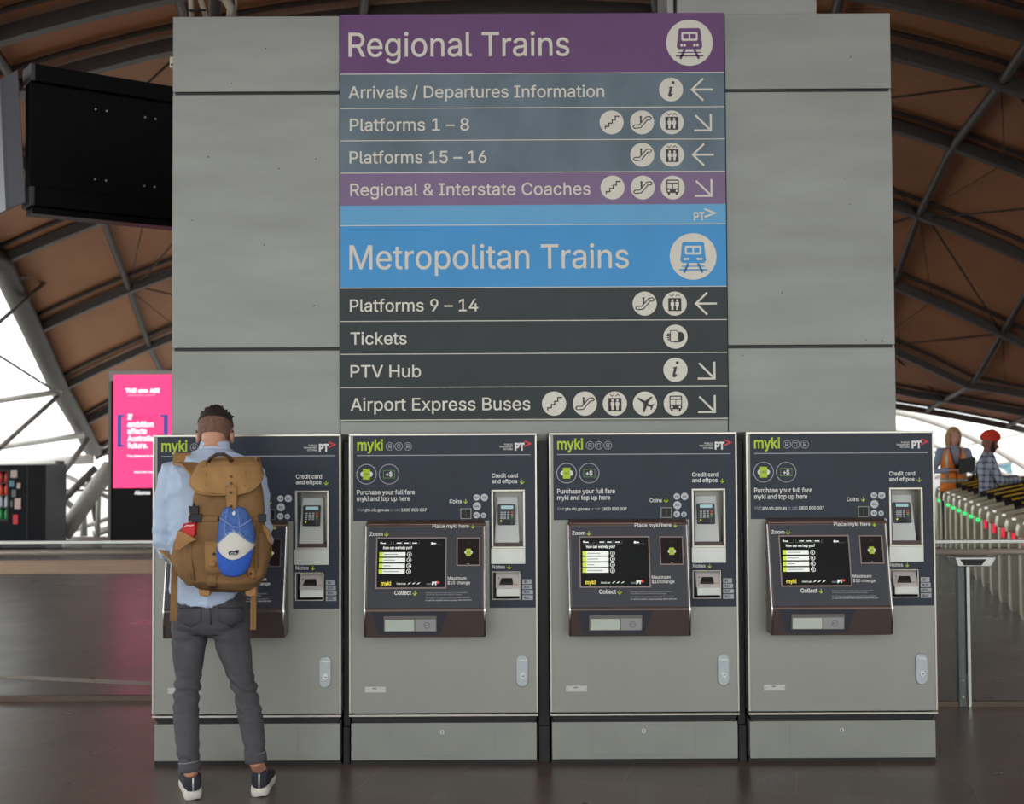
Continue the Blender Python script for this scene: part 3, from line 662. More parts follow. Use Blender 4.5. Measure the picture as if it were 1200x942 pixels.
# console
ct = at(723, 615.5, YF-.05); cb = at(723, 711, YF-.135); ctz, cbz = ct.z, cb.z
lowz = at(723, 745.5, YF-.125).z; cxl = at(667, 660, YF-.08).x; cxr = at(806.2, 660, YF-.08).x
prof = [(0, ctz+.030), (-.030, ctz+.026), (-.044, ctz+.014), (-.05, ctz), (-.135, cbz), (-.139, cbz-.008), (-.140, cbz-.016), (-.128, lowz+.004), (-.122, lowz), (0, lowz)]
FS = Fr((0, YF, 0), (0, 1, 0), (0, 0, 1))
mb = MB(); n = len(prof); vs = [(cxl, YF+d, z) for d, z in prof]+[(cxr, YF+d, z) for d, z in prof]
mb.add(vs, [tuple(range(n-1, -1, -1)), tuple(range(n, 2*n))]+[(i, n+i, n+(i+1) % n, (i+1) % n)[::-1] for i in range(n)], brown)
con = obj('console', mb, mach, bevel=.003, label='bronze console box')
F1 = Fr((0, YF-.05, ctz), (1,0,0), Vector((0, -.05+.135, ctz-cbz)))
F2 = Fr((0, YF-.140, cbz-.016), (1,0,0), Vector((0, -.140+.128, cbz-.016-lowz-.004)))
hh = Z(F1, 300, 421)[1]; x0 = cxl+.010; x1 = cxr-.010
mb = MB(); slab(mb, F1, rect(x0, -((Vector((0, -.085, ctz-cbz))).length), x1, min(hh, -.003)), -.001, .0022, slate2); fc = obj('face_panel', mb, con)
# lower bronze front with charcoal trapezium
F2t = 0; hb = -(Vector((0, .012, cbz-.016-lowz-.004))).length
mb = MB(); slab(mb, F2, rect(cxl+.001, hb, cxr-.001, 0), 0, .0015, brown2); obj('lower_front', mb, con)
a = [Z(F2, 132, 778), Z(F2, 455, 778), Z(F2, 418, 880), Z(F2, 158, 880)]; a = [(u, min(max(v, hb+.002), -.001)) for u, v in a]
mb = MB(); slab(mb, F2, a, .0015, .003, slate2); obj('tray_surround', mb, con)
for xx in (cxl, cxr):
    mb = MB(); mb.tube([(xx, YF+d-.001, z) for d, z in prof[2:8]], .0055, chrome, 10); obj('chrome_edge', mb, con)
mb = MB(); a = Z(F1, 98, 418); mb.tube([(cxl+.004, YF-.047, ctz+.009), (cxr-.004, YF-.047, ctz+.009)], .004, M('bronze_bright', (150,122,112), .3, .6), 8); obj('top_edge', mb, con)
# collect tray
a = Z(F2, 182, 865); b = Z(F2, 408, 798)
mb = MB(); slab(mb, F2, rect(a[0], a[1], b[0], b[1]), .003, .009, M('tray_grey', (120,116,112), .4, .4)); ty = obj('collect_tray', mb, mach, bevel=.0015)
mb = MB(); p = Z(F2, 188, 861); r_ = Z(F2, 312, 814); slab(mb, F2, rect(p[0], p[1], r_[0], r_[1]), .009, .0105, M('flap_clear', (196,204,192), .15)); obj('flap', mb, ty)
mb = MB(); p = Z(F2, 317, 861); r_ = Z(F2, 404, 812); slab(mb, F2, rect(p[0], p[1], r_[0], r_[1]), .009, .012, M('change_plate', (168,168,168), .35, .5)); c = Z(F2, 366, 837)
ring(mb, F2, c, 11*q3, 13*q3, slatep, .0125); poly(mb, F2, circ((c[0]-5*q3, c[1]), 3*q3, 10), slatep, .0125); poly(mb, F2, circ((c[0]+6*q3, c[1]+3*q3), 2*q3, 10), slatep, .0125); obj('change_plate', mb, ty)
mb = MB(); slab(mb, F2, circ(Z(F2, 411, 845), 2.5*q3, 10), .003, .012, blackm); obj('catch', mb, ty)
# screen
a = Z(F1, 143, 684); b = Z(F1, 438, 465)
mb = MB(); frame_strips(mb, F1, a[0], a[1], b[0], b[1], 5*q3, .0022, .006, M('bezel', (118,102,96), .35, .5)); slab(mb, F1, rect(a[0]+5*q3, a[1]+5*q3, b[0]-5*q3, b[1]-5*q3), .002, .003, scrn)
sc_ = obj('screen', mb, mach)
em = M('screen_white', (235,238,230), .4, emit=.35); el = M('screen_lime', (190,220,40), .4, emit=.35); ey = M('screen_yellow', (225,205,40), .4, emit=.3); eg = M('screen_grey', (95,97,98), .4, emit=.1)
mb = MB()
for x0_, x1_, s in ((158,203,'Help'), (213,246,'Hi'), (250,283,'Menu'), (287,322,'Return')):
    p = Z(F1, x0_, 497); r_ = Z(F1, x1_, 484); stroke(mb, F1, [(p[0], r_[1]), p, (r_[0], p[1]), r_], 1.6*q3, eg, .0036)
zt(mb, F1, 'myki', 166, 209, 668, 653, ey, .03, .004)
obj('menu_bar', mb, sc_)
mb = MB(); poly(mb, F1, circ(Z(F1, 160, 489), 4*q3, 10), em, .0036); poly(mb, F1, circ(Z(F1, 377, 491), 5*q3, 10), em, .0036); poly(mb, F1, rect(*Z(F1, 165, 493), *Z(F1, 180, 489)), em, .0036)
for x0_ in (226, 258, 293): poly(mb, F1, rect(*Z(F1, x0_, 492), *Z(F1, x0_+20, 488)), em, .0036)
poly(mb, F1, rect(*Z(F1, 382, 494), *Z(F1, 394, 489)), em, .0036); poly(mb, F1, rect(*Z(F1, 372, 497.5), *Z(F1, 420, 496)), eg, .0036)
zt(mb, F1, 'How can we help you?', 170, 293, 515, 504, em, .02, .0036)
zt(mb, F1, 'How to use', 233, 272, 666, 658, em, .01, .0036)
for x_ in (279, 298, 318): poly(mb, F1, [Z(F1, x_, 666), Z(F1, x_+10, 662), Z(F1, x_+16, 656), Z(F1, x_+5, 660)], em, .0036)
zt(mb, F1, 'PT', 383, 405, 667, 655, em, .06, .0036); poly(mb, F1, rect(*Z(F1, 360, 667), *Z(F1, 381, 660)), eg, .0036)
stroke(mb, F1, [Z(F1, 404, 652), Z(F1, 413, 657), Z(F1, 404, 662)], 4*q3, M('screen_red', (230,40,50), .4, emit=.3), .004); obj('screen_lettering', mb, sc_)
for k in range(4):
    y = 538+k*24.3; mb = MB(); poly(mb, F1, rect(*Z(F1, 155, y+9.5), *Z(F1, 265, y-9.5)), em, .0036); poly(mb, F1, rect(*Z(F1, 155, y+9.5), *Z(F1, 170, y-9.5)), el, .0042)
    poly(mb, F1, rect(*Z(F1, 174, y+2), *Z(F1, (232, 222, 205, 240)[k], y-2)), greyp, .0042)
    c = Z(F1, 282, y); ring(mb, F1, c, 8*q3, 10*q3, em, .0036); text(mb, F1, 'i', c[0]-1.6*q3, c[0]+1.6*q3, c[1]-5*q3, 8.5*q3, em, .04, .0036); obj('menu_button', mb, sc_)
# card pad
a = Z(F1, 484, 587); b = Z(F1, 580, 466)
mb = MB(); frame_strips(mb, F1, a[0], a[1], b[0], b[1], 4.5*q3, .0022, .007, M('bezel', (118,102,96))); slab(mb, F1, rect(a[0]+4*q3, a[1]+4*q3, b[0]-4*q3, b[1]-4*q3), .002, .0035, M('pad_dark', (40,31,31), .5, spec=.1)); pad = obj('card_pad', mb, mach)
mb = MB(); card(mb, F1, Z(F1, 533, 529), 13*q3, .004); c = Z(F1, 533, 490); stroke(mb, F1, [(c[0]-9*q3, c[1]-3*q3), (c[0], c[1]+5*q3), (c[0]+9*q3, c[1]-3*q3)], 3*q3, blackp, .004); poly(mb, F1, rect(*Z(F1, 529, 579), *Z(F1, 538, 577)), greyp, .004); obj('pad_symbol', mb, pad)
# console printing
mb = MB(); zt(mb, F1, 'Place myki here', 375, 531, 426, 411, white, .015, .010); darrow(mb, Fr(F1.P(0, 0, .009), F1.x, F1.y), 548, 419, 8)
obj('tap_lettering', mb, fc); mb = MB()
zt(mb, F1, 'Zoom', 110, 166, 459, 444, white, .02, .003); darrow(mb, Fr(F1.P(0, 0, .002), F1.x, F1.y), 181, 452)
obj('zoom_lettering', mb, fc); mb = MB()
zt(mb, F1, 'Collect', 225, 297, 709, 692, white, .02, .003); darrow(mb, Fr(F1.P(0, 0, .002), F1.x, F1.y), 312, 702)
obj('collect_lettering', mb, fc); mb = MB()
zt(mb, F1, 'Maximum', 449, 528, 645, 632, white, .01, .003); zt(mb, F1, '$10 change', 449, 545, 664, 651, white, .01, .003)
obj('change_lettering', mb, fc); mb = MB()
for k, (x1_, y) in enumerate(((535, 701), (510, 709), (545, 723), (555, 733))): 
    s = ('Change is given in coins only up to ten dollars', 'and notes are not returned as change', 'For help or to report a fault visit the website', 'or call the number below quoting 1800 800 007')[k]
    zt(mb, F1, s, 358, x1_, y+2, y-3.5, greyp if k < 3 else white, 0, .003)
obj('notice_lettering', mb, fc)
ORG = Vector((0, 0, 0))
mach['label'] = 'third ticket machine from the left, under the Airport Express Buses strip'
MXC = {}
for px, lab in ((289.3, 'leftmost ticket machine, the one the man with the backpack is using'), (519.3, 'ticket machine next right of the man, under the left half of the sign'), (985.6, 'rightmost ticket machine, beside the glass balustrade and ticket gates')):
    c = dup_tree(mach); c.location.x = at(px, 650, YF).x; c['label'] = lab; MXC[px] = c.location.x
# dark filler posts between the machines
cs = [MXC[289.3], MXC[519.3], MX3, MXC[985.6]]
fl = ['black filler panel between the two leftmost ticket machines', 'black filler panel between the second and third ticket machines', 'black filler panel between the two rightmost ticket machines']
for k in range(3):
    x0, x1 = cs[k]+HW+.004, cs[k+1]-HW-.004; t = thing('filler_panel', fl[k], 'filler panel', ((x0+x1)/2, YF+.1, 0)); ORG = Vector(t.location)
    mb = MB(); mb.box((x0, YF+.07, .18), (x1, YF+.44, MT-.04), dkm); obj('panel', mb, t, bevel=.002)
    mb = MB(); mb.box((x0, YF+.05, 0), (x1, YF+.44, .18), M('filler_foot', (30,28,29), .6, 0, .3, 12)); obj('foot', mb, t, bevel=.002)
    ORG = Vector((0, 0, 0))
# ------------------------------------------------------------------ glass balustrades either side of the pylon
YB = 7.56
gl = glass('clear_glass', (200,210,205), .1); rail = M('rail_steel', (200,186,174), .35, .3, .05); postm = M('post_steel', (96,100,100), .4, .5, .08)
zt_ = at(1140, 634, YB).z; zh = at(1140, 645.5, YB).z
def balustrade(x0, x1, posts, label, YB=YB):
    t = thing('glass_balustrade', label, 'balustrade', ((x0+x1)/2, YB, 0)); 
    global ORG; ORG = Vector(t.location)
    xs_ = [x0]+posts+[x1]
    for a, b in zip(xs_, xs_[1:]):
        mb = MB(); mb.box((a+.02, YB-.006, .03), (b-.02, YB+.006, zt_-.01), gl); obj('glass_pane', mb, t)
    mb = MB(); mb.box((x0, YB-.012, zt_-.012), (x1, YB+.012, zt_+.008), satin); obj('glass_capping', mb, t, bevel=.003)
    mb = MB(); mb.tube([(x0, YB-.07, zh), (x1, YB-.07, zh)], .019, rail, 16); obj('handrail', mb, t)
    mb = MB(); mb.box((x0, YB-.02, 0), (x1, YB+.02, .03), M('base_channel', (95,80,68), .4, .5)); obj('base_channel', mb, t)
    for p in posts:
        mb = MB(); mb.box((p-.055, YB-.03, 0), (p-.012, YB+.03, zh-.07), postm); ps = obj('post', mb, t, bevel=.004)
        mb = MB(); mb.box((p+.0, YB-.03, .0), (p+.02, YB+.03, zh-.07), satin); obj('post_fin', mb, ps, bevel=.002)
        mb = MB(); mb.box((p-.012, YB-.02, .2), (p+.0, YB+.02, zh-.07), blackm); obj('post_gasket', mb, ps)
        for z in (.06, .16):
            mb = MB(); mb.tube([(p-.034, YB-.03, z), (p-.034, YB-.036, z)], .008, satin, 10); obj('bolt', mb, ps)
        f = Fr((0, YB-.07, 0)); mb = MB(); slab(mb, f, [(p-.07, zh-.085), (p+.13, zh-.085), (p+.16, zh-.03), (p-.09, zh-.03)], -.12, .02, satin); br_ = obj('bracket', mb, t, bevel=.004)
        mb = MB(); slab(mb, f, [(p-.035, zh-.078), (p+.07, zh-.078), (p+.1, zh-.042), (p-.06, zh-.042)], .02, .0215, blackm); obj('bracket_recess', mb, br_)
    ORG = Vector((0, 0, 0)); return t
pxr = at(1131.5, 740, YB).x
balustrade(pr+.1, 9.0, [pxr, pxr+2.4, pxr+4.8], 'glass balustrade with steel handrail right of the machines, before the ticket gates')
balustrade(-9.0, pl-.1, [-6.2, -3.9], 'glass balustrade with steel handrail left of the man, before the advertising panel', 7.86)

# ------------------------------------------------------------------ ticket gates
gst_ = M('gate_steel', (200,192,164), .4, .25, .06); gtop = M('gate_top_black', (32,32,34), .4); yel = M('gate_yellow', (215,180,60), .5)
gdark = M('gate_glass_dark', (62,60,54), .25, .2, .1)
def gate(k):
    P = Vector((4.51+.1535*k, 11.1+.63*k, 0)); green = k >= 5
    t = thing('ticket_gate', '', 'ticket gate', P, -A, 'ticket gates in the row at right'); n = 11
    f = Fr((0, -.09, 0), (1,0,0), (0,0,1))
    out = [(.0,.0), (.0,.80), (.006,.84), (.025,.872), (.055,.89), (.75,1.04), (1.35,1.04), (1.42,1.0), (1.42,0)]
    mb = MB(); slab(mb, f, [(.02, .03), (.17, .03), (.17, .9), (.05, .87), (.02, .8)], -.155, -.02, gst_); e = obj('end_post', mb, t, bevel=.012)
    mb = MB(); slab(mb, f, [(.03,.0),(.16,.0),(.16,.05),(.03,.05)], -.16, -.0, M('gate_foot', (180,172,150), .4, .4)); obj('foot', mb, t, bevel=.004)
    mb = MB(); slab(mb, f, [(.17,.05),(1.40,.05),(1.40,.95),(.75,.98),(.17,.86)], -.14, -.04, gdark); obj('side_panel', mb, t)
    mb = MB(); slab(mb, f, [(.0,.74),(.0,.80),(.012,.85),(.05,.89),(.75,1.05),(1.36,1.05),(1.42,1.0),(1.42,.94),(.75,.96),(.12,.83),(.085,.80),(.075,.74)], -.175, 0, gst_); obj('top_rail', mb, t, bevel=.01)
    ft = Fr((.05, -.09, .893), (.7, 0, .16), (0, .93, .37))
    mb = MB(); slab(mb, ft, [(.12,.03),(.74,.02),(.74,.155),(.12,.145)], -.03, .008, gtop); obj('reader_pad', mb, t, bevel=.003)
    mb = MB(); slab(mb, ft, [(.2,.07),(.62,.07),(.62,.11),(.2,.11)], .008, .0095, yel); obj('yellow_stripe', mb, t)
    lm = M('gate_green', (30,235,110), .4, emit=2.2) if green else M('gate_red', (235,40,70), .4, emit=1.0)
    mb = MB()
    if green: slab(mb, f, circ((.055, .69), .018, 14), -.021, .004, lm)
    else: slab(mb, f, rrect(.045, .64, .066, .73, .009), -.021, .004, lm)
    obj('status_light', mb, t, label='green light' if green else 'red light')
    mb = MB(); mb.box((.045, -.096, .855), (.075, -.088, .872), M('gate_white_lamp', (235,240,245), .3, emit=.8)); obj('lamp', mb, t)
    return t
NM = ['nearest', 'second', 'third', 'fourth', 'fifth', 'sixth', 'seventh', 'eighth', 'ninth', 'tenth', 'eleventh', 'twelfth', 'thirteenth', 'fourteenth']
for k in range(-1, 13):
    g_ = gate(k); col_ = 'green' if k >= 5 else 'red'
    g_['label'] = ('nearest ticket gate of the row, cut by the right picture edge, red light' if k < 0 else 'farthest ticket gate of the row, nearest the rightmost machine, green light' if k == 12 else '%s ticket gate from the near end of the row, showing a %s light' % (NM[k+1], col_))

# ------------------------------------------------------------------ advertising panel
YA = 19.0
FA = Fr((0, YA, 0))
ax0, ax1 = FA.pix(127, 500)[0], FA.pix(209.5, 500)[0]; az1 = FA.pix(165, 433.5)[1]
ad = thing('advertising_panel', 'tall black digital advertising panel showing a pink newspaper poster', 'advertising panel', ((ax0+ax1)/2, YA+.1, 0)); ORG = Vector(ad.location)
mb = MB(); mb.box((ax0, YA+.02, .08), (ax1, YA+.24, az1), M('ad_black', (14,14,16), .4, spec=.12)); obj('housing', mb, ad, bevel=.008)
mb = MB(); frame_strips(mb, FA, ax0, .08, ax1, az1, .045, -.02, .012, M('ad_frame', (96,92,90), .4, .5)); obj('frame', mb, ad)
mb = MB(); a = FA.pix(128, 446); slab(mb, FA, rect(ax0+.01, a[1], ax1-.01, az1-.01), -.02, .014, M('ad_header', (150,142,138), .4, .2)); obj('header', mb, ad)
mb = MB(); mb.box((ax0-.06, YA-.1, 0), (ax1+.06, YA+.34, .08), M('ad_base', (120,112,108), .4, .4)); obj('base', mb, ad, bevel=.01)
A_ = lambda x, y: FA.pix(120+x/4.381, 425+y/4.381)
pink = M('ad_pink', (246,58,128), .4, 0, .02, 1, emit=.9); aw = M('ad_white', (255,245,245), .4, emit=1.0); ab = M('ad_blue', (50,70,150), .4, emit=.7); ap = M('ad_plum', (140,30,110), .4, emit=.7); al = M('ad_pale_pink', (255,165,190), .4, emit=.95)
p = A_(57, 643); r_ = A_(390, 60)
mb = MB(); slab(mb, FA, rect(p[0], p[1], min(r_[0], ax1-.05), r_[1]), .005, .016, pink); ps = obj('screen', mb, ad)
def at_(mb, s, x0, x1, yb, yc, mat, bold=0): 
    a = A_(x0, yb); b = A_(x1, yb); c = A_(x0, yc); text(mb, FA, s, a[0], b[0], a[1], c[1]-a[1], mat, bold, .018)
mb = MB(); at_(mb, 'THE', 120, 176, 153, 134, aw, .05); at_(mb, 'AGE', 244, 296, 153, 134, aw, .05); poly(mb, FA, rrect(*A_(184, 153), *A_(236, 138), .02), aw, .018); at_(mb, 'INDEPENDENT. ALWAYS.', 132, 274, 171, 164, al, .02)
obj('masthead', mb, ps)
mb = MB()
for s, x0, x1, yb, c_, mt in (('If', 130, 156, 291, 26, aw), ('ambition', 130, 265, 329, 26, aw), ('affects', 130, 230, 365, 26, aw), ("Australia\u2019s", 130, 290, 402, 26, aw), ('future.', 130, 236, 438, 26, aw), ):
    at_(mb, s, x0, x1, yb, yb-c_, mt, .03)
obj('poster_headline', mb, ps); mb = MB(); at_(mb, 'You deserve to know', 128, 290, 485, 473, aw, .03); obj('poster_subline', mb, ps); mb = MB(); at_(mb, 'Subscribe today', 165, 270, 565, 557, aw, .03); obj('poster_footer', mb, ps); mb = MB()
at_(mb, 'Beijing\u2019s', 162, 282, 291, 266, ap, 0); obj('poster_word', mb, ps)
for sgn, xo, xi in ((1, 78, 118), (-1, 338, 298)):
    mb = MB()
    for r_ in ((xo, 430, xo+sgn*22, 266), (xo, 276, xi, 266), (xo, 432, xi, 422)):
        a = A_(r_[0], r_[1]); b = A_(r_[2], r_[3]); poly(mb, FA, rect(min(a[0], b[0]), a[1], max(a[0], b[0]), b[1]), ab, .018+.001*(r_[1] == 276))
    obj('bracket_mark', mb, ps, label='blue square bracket')
mb = MB(); at_(mb, 'Allsense', 166, 248, 676, 658, M('ad_name', (235,235,235), .4, emit=.6), .04); obj('owner_lettering', mb, ad)
ORG = Vector((0, 0, 0))

# ------------------------------------------------------------------ vending machine
YV = 18.6; FV = Fr((0, YV, 0)); vx0, vx1 = FV.pix(-62, 600)[0], FV.pix(53.6, 600)[0]; vz = FV.pix(30, 545)[1]; V_ = lambda x, y: FV.pix(x/8.56, 530+y/8.56)
vm = thing('vending_machine', 'black drinks vending machine at the left picture edge, beyond the balustrade', 'vending machine', ((vx0+vx1)/2, YV+.4, 0)); ORG = Vector(vm.location)
vb = M('vending_black', (20,22,26), .45, spec=.12)
wx0 = vx0+.08; wx1 = V_(80, 0)[0]; wz0 = V_(0, 680)[1]; wz1 = V_(0, 190)[1]; xg = V_(275, 0)[0]
mb = MB(); mb.box((vx0, YV+.3, .05), (vx1, YV+.85, vz), vb)
for r_ in ((vx0, .05, vx1, wz0), (vx0, wz1, vx1, vz), (vx0, wz0, wx0, wz1), (wx1, wz0, vx1, wz1)): mb.box((r_[0], YV, r_[1]), (r_[2], YV+.3, r_[3]), vb)
obj('cabinet', mb, vm)
mb = MB(); mb.box((vx0+.04, YV+.04, 0), (vx1-.04, YV+.8, .05), blackm); obj('plinth', mb, vm)
mb = MB(); mb.box((xg-.006, YV-.002, .06), (xg+.006, YV+.001, vz-.01), blackp); obj('door_gap', mb, vm)
mb = MB(); frame_strips(mb, FV, wx0-.02, wz0-.02, wx1+.02, wz1+.02, .02, 0, .012, blackm); obj('window_frame', mb, vm)
for nm, x0, y0, x1, y1, cl in (('price_card', 110, 180, 178, 255, (190,175,165)), ('payment_screen', 98, 280, 148, 345, (90,130,150)), ('card_reader', 172, 308, 212, 362, (190,180,172)), ('keypad', 120, 375, 166, 448, (110,108,106)), ('coin_plate', 148, 462, 215, 566, (205,180,170)), ('note_slot', 112, 485, 130, 548, (120,122,130)), ('return_door', 134, 622, 186, 722, (215,45,55))):
    mb = MB(); a = V_(x0, y1); b = V_(x1, y0); slab(mb, FV, rect(a[0], a[1], b[0], b[1]), 0, .02, M('vend_'+nm, cl, .4)); obj(nm, mb, vm, bevel=.004)
for k in range(4):
    z = wz0+(wz1-wz0)*k/4+.01; mb = MB(); mb.box((wx0, YV+.02, z-.012), (wx1, YV+.3, z), M('shelf_grey', (70,72,76), .5)); obj('shelf', mb, vm)
ORG = Vector((0, 0, 0))
BC = [(40,150,80), (200,205,215), (225,80,45), (185,50,45)]
BN = ['green', 'white', 'orange', 'red']; WN = ['lowest', 'second lowest', 'second highest', 'top']
for k in range(4):
    for j in range(3):
        x = wx1-.05-.085*j; z = wz0+(wz1-wz0)*k/4+.01
        b_ = thing('drink_bottle', '%s drink bottle on the %s vending machine shelf, %s' % (BN[k], WN[k], ('nearest the coin panel', 'second from the coin panel', 'third from the coin panel')[j]), 'bottle', (x, YV+.09, z), 0, 'drink bottles in the vending machine')
        mb = MB(); pr_ = [(.0, .03), (.01, .034), (.1, .034), (.13, .026), (.16, .013), (.175, .013)]
        mb.loft([[(r*math.cos(2*math.pi*i/14), r*math.sin(2*math.pi*i/14), h) for i in range(14)] for h, r in pr_], M('bottle_'+BN[k], BC[k], .25)); obj('bottle_body', mb, b_)
        mb = MB(); mb.loft([[(.015*math.cos(2*math.pi*i/14), .015*math.sin(2*math.pi*i/14), h) for i in range(14)] for h in (.175, .195)], white); obj('cap', mb, b_)

# ------------------------------------------------------------------ hanging departure displays seen from behind
disp = M('display_black', (11,11,13), .45, .0, .1, spec=.15); dsp2 = M('display_edge', (78,78,86), .45, .3, .06)
pA = at(36, 160, 9.0); dv = Vector((.85, .60, 0)).normalized(); FD = Fr((pA.x, 9.0, 0), dv, (0,0,1))
z0 = FD.pix(36, 249)[1]; z1 = FD.pix(36, 75)[1]; zl_ = FD.pix(36, 219)[1]; zt2 = FD.pix(36, 95)[1]; Ld = 1.75
d1 = thing('departure_display', 'large black hanging display seen from behind, partly hidden by the pylon', 'display', (pA.x, 9.0, z0)); ORG = Vector(d1.location)
mb = MB(); slab(mb, FD, rect(.0, zl_-.02, Ld, zt2+.02), -.16, -.03, disp); obj('back_panel', mb, d1, bevel=.004)
mb = MB(); slab(mb, FD, rect(-.0, zt2, Ld, z1), -.2, .03, disp); lp = obj('top_lip', mb, d1, bevel=.006)
mb = MB(); slab(mb, FD, rect(0, z0+.05, Ld, zl_), -.2, .03, disp); obj('bottom_lip', mb, d1, bevel=.006)
mb = MB(); slab(mb, FD, rect(.02, z0, Ld, z0+.05), -.2, -.02, disp); obj('under_tray', mb, d1, bevel=.004)
for v0, v1 in ((zt2, z1), (z0+.05, zl_)):
    mb = MB(); slab(mb, FD, rect(-.012, v0, .022, v1), -.2, .036, dsp2); obj('end_cap', mb, d1, bevel=.004)
for x, y in ((112,128),(125,130),(170,137.5),(182,139.5),(111,210),(124,211.5),(169,218),(181,219)):
    fd2 = Fr(FD.P(0, 0, -.03), FD.x, FD.y); mb = MB(); slab(mb, fd2, circ(fd2.pix(x, y), .0075, 10), 0, .006, satin); obj('bolt', mb, d1)
mb = MB(); a = FD.P(1.45, z1, -.1); mb.tube([a-Vector((0, 0, .02)), (a.x, a.y, roof(a.x, a.y))], .05, ribm, 12); obj('hanger', mb, d1)
ORG = Vector((0, 0, 0))
pB = at(29, 160, 8.95); dv2 = Vector((-.60, .75, 0)).normalized()
d2 = thing('departure_display', 'grey edged second display at the far left, angled away from the black one', 'display', (pB.x, pB.y, z0)); ORG = Vector(d2.location)
FE = Fr((pB.x, pB.y, 0), (1, .12, 0), (0,0,1)); q = lambda x, y: FE.pix(x, y)
# a slab seen end on: its end face is the grey strip, the body runs off to the left and away
b0 = [FE.P(*q(10, 244)), FE.P(*q(30, 237)), FE.P(*q(21, 82)), FE.P(*q(3, 92))]
mb = MB(); n_ = dv2*1.35; b1 = [v+n_ for v in b0]
mb.add([*b0, *b1], [(0,1,2,3), (7,6,5,4), (0,4,5,1), (1,5,6,2), (2,6,7,3), (3,7,4,0)], disp); obj('back_panel', mb, d2, bevel=.004)
o_ = Vector((0, -.006, 0)); mb = MB(); mb.add([v+o_ for v in b0]+[v-o_*.2 for v in b0], [(0,1,2,3),(7,6,5,4),(0,4,5,1),(1,5,6,2),(2,6,7,3),(3,7,4,0)], dsp2); obj('end_cap', mb, d2)
o3 = [v+Vector((-.016, -.012, -.015)) for v in (b0[3], b0[0])]; o4 = [v+Vector((.0, -.008, 0)) for v in (b0[3], b0[0])]
mb = MB(); mb.add([o3[0], o4[0], o4[1], o3[1]]+[v+n_ for v in (o3[0], o4[0], o4[1], o3[1])], [(3,2,1,0),(4,5,6,7),(0,1,5,4),(1,2,6,5),(2,3,7,6),(3,0,4,7)], dsp2); obj('side_trim', mb, d2)
ctr = sum(b0, Vector())/4+n_*.95; mb = MB(); tz = max(v.z for v in b0); mb.tube([(ctr.x, ctr.y, tz-.05), (ctr.x, ctr.y, roof(ctr.x, ctr.y))], .05, ribm, 12); obj('hanger', mb, d2)
ORG = Vector((0, 0, 0))
# ------------------------------------------------------------------ people
def solid(mb, voxel, it=4, fn=None, name='m'):
    me = mb.mesh(name); mt = list(me.materials); o = bpy.data.objects.new(name, me); COL.objects.link(o)
    md = o.modifiers.new('r', 'REMESH'); md.mode = 'VOXEL'; md.voxel_size = voxel
    ms = o.modifiers.new('s', 'SMOOTH'); ms.factor = .5; ms.iterations = it
    dg = bpy.context.evaluated_depsgraph_get(); m2 = bpy.data.meshes.new_from_object(o.evaluated_get(dg), depsgraph=dg)
    bpy.data.objects.remove(o); bpy.data.meshes.remove(me)
    m2.name = name; m2.materials.clear()
    for q in mt: m2.materials.append(q)
    m2.polygons.foreach_set('material_index', [0]*len(m2.polygons)); m2.polygons.foreach_set('use_smooth', [True]*len(m2.polygons))
    if fn:
        N = [v.normal.copy() for v in m2.vertices]
        for v, n in zip(m2.vertices, N): v.co += n*fn(v.co+ORG)
    m2.update(); return m2
def bvh_of(me):                                          # in world coordinates
    return BVHTree.FromPolygons([v.co+ORG for v in me.vertices], [tuple(p.vertices) for p in me.polygons])
def ell(c, a, b, ax=Vector((1,0,0)), n=24, p=2.3, dz=None):
    c = Vector(c); ay = Vector((-ax.y, ax.x, 0)); out = []
    for i in range(n):
        t = 2*math.pi*i/n; cs, sn = math.cos(t), math.sin(t)
        q = c+ax*(a*math.copysign(abs(cs)**(2/p), cs))+ay*(b*math.copysign(abs(sn)**(2/p), sn))
        if dz: q.z += dz(t)
        out.append(q)
    return out
def hand(mb, W, d, n, sgn, mat, curl=.5, s_=1.):
    """palm + five bent fingers; d forward, n back of the hand, thumb on side sgn"""
    d = d.normalized(); n = (n-d*n.dot(d)).normalized(); s = d.cross(n); rings = []
    for t, wd, th in ((-.02,.024,.02),(.015,.032,.017),(.05,.040,.015),(.088,.040,.012),(.096,.034,.009)):
        c = W+d*t*s_
        rings.append([c+s*(wd*s_*math.cos(a))+n*(th*s_*math.sin(a)) for a in [2*math.pi*j/14 for j in range(14)]])
    mb.loft(rings, mat)
    for k, (o, L, c0) in enumerate(((-.030,.072,.9),(-.010,.080,1.),(.010,.074,1.05),(.029,.060,1.15))):
        o *= -sgn; p = W+d*.082*s_+s*o*s_; pts = [p-d*.02*s_, p]; a = 0
        for j, f in enumerate((.45,.31,.24)):
            a += curl*c0*(.55, .6, .45)[j]; p = p+(d*math.cos(a)-n*math.sin(a))*L*f*s_; pts.append(p)
        mb.tube(pts, [.0095*s_,.0095*s_,.0088*s_,.0082*s_,.007*s_], mat, 10, round_ends=True)
    b = W+d*.02*s_+s*(.026*sgn*s_)-n*.004; v = (d*.72+s*sgn*.62-n*.3).normalized(); v2 = (d*.95+s*sgn*.15-n*.35).normalized()
    mb.tube([b-v*.015*s_, b+v*.035*s_, b+v*.035*s_+v2*.03*s_, b+v*.035*s_+v2*.052*s_], [.013*s_,.0125*s_,.0105*s_,.008*s_], mat, 10, round_ends=True)
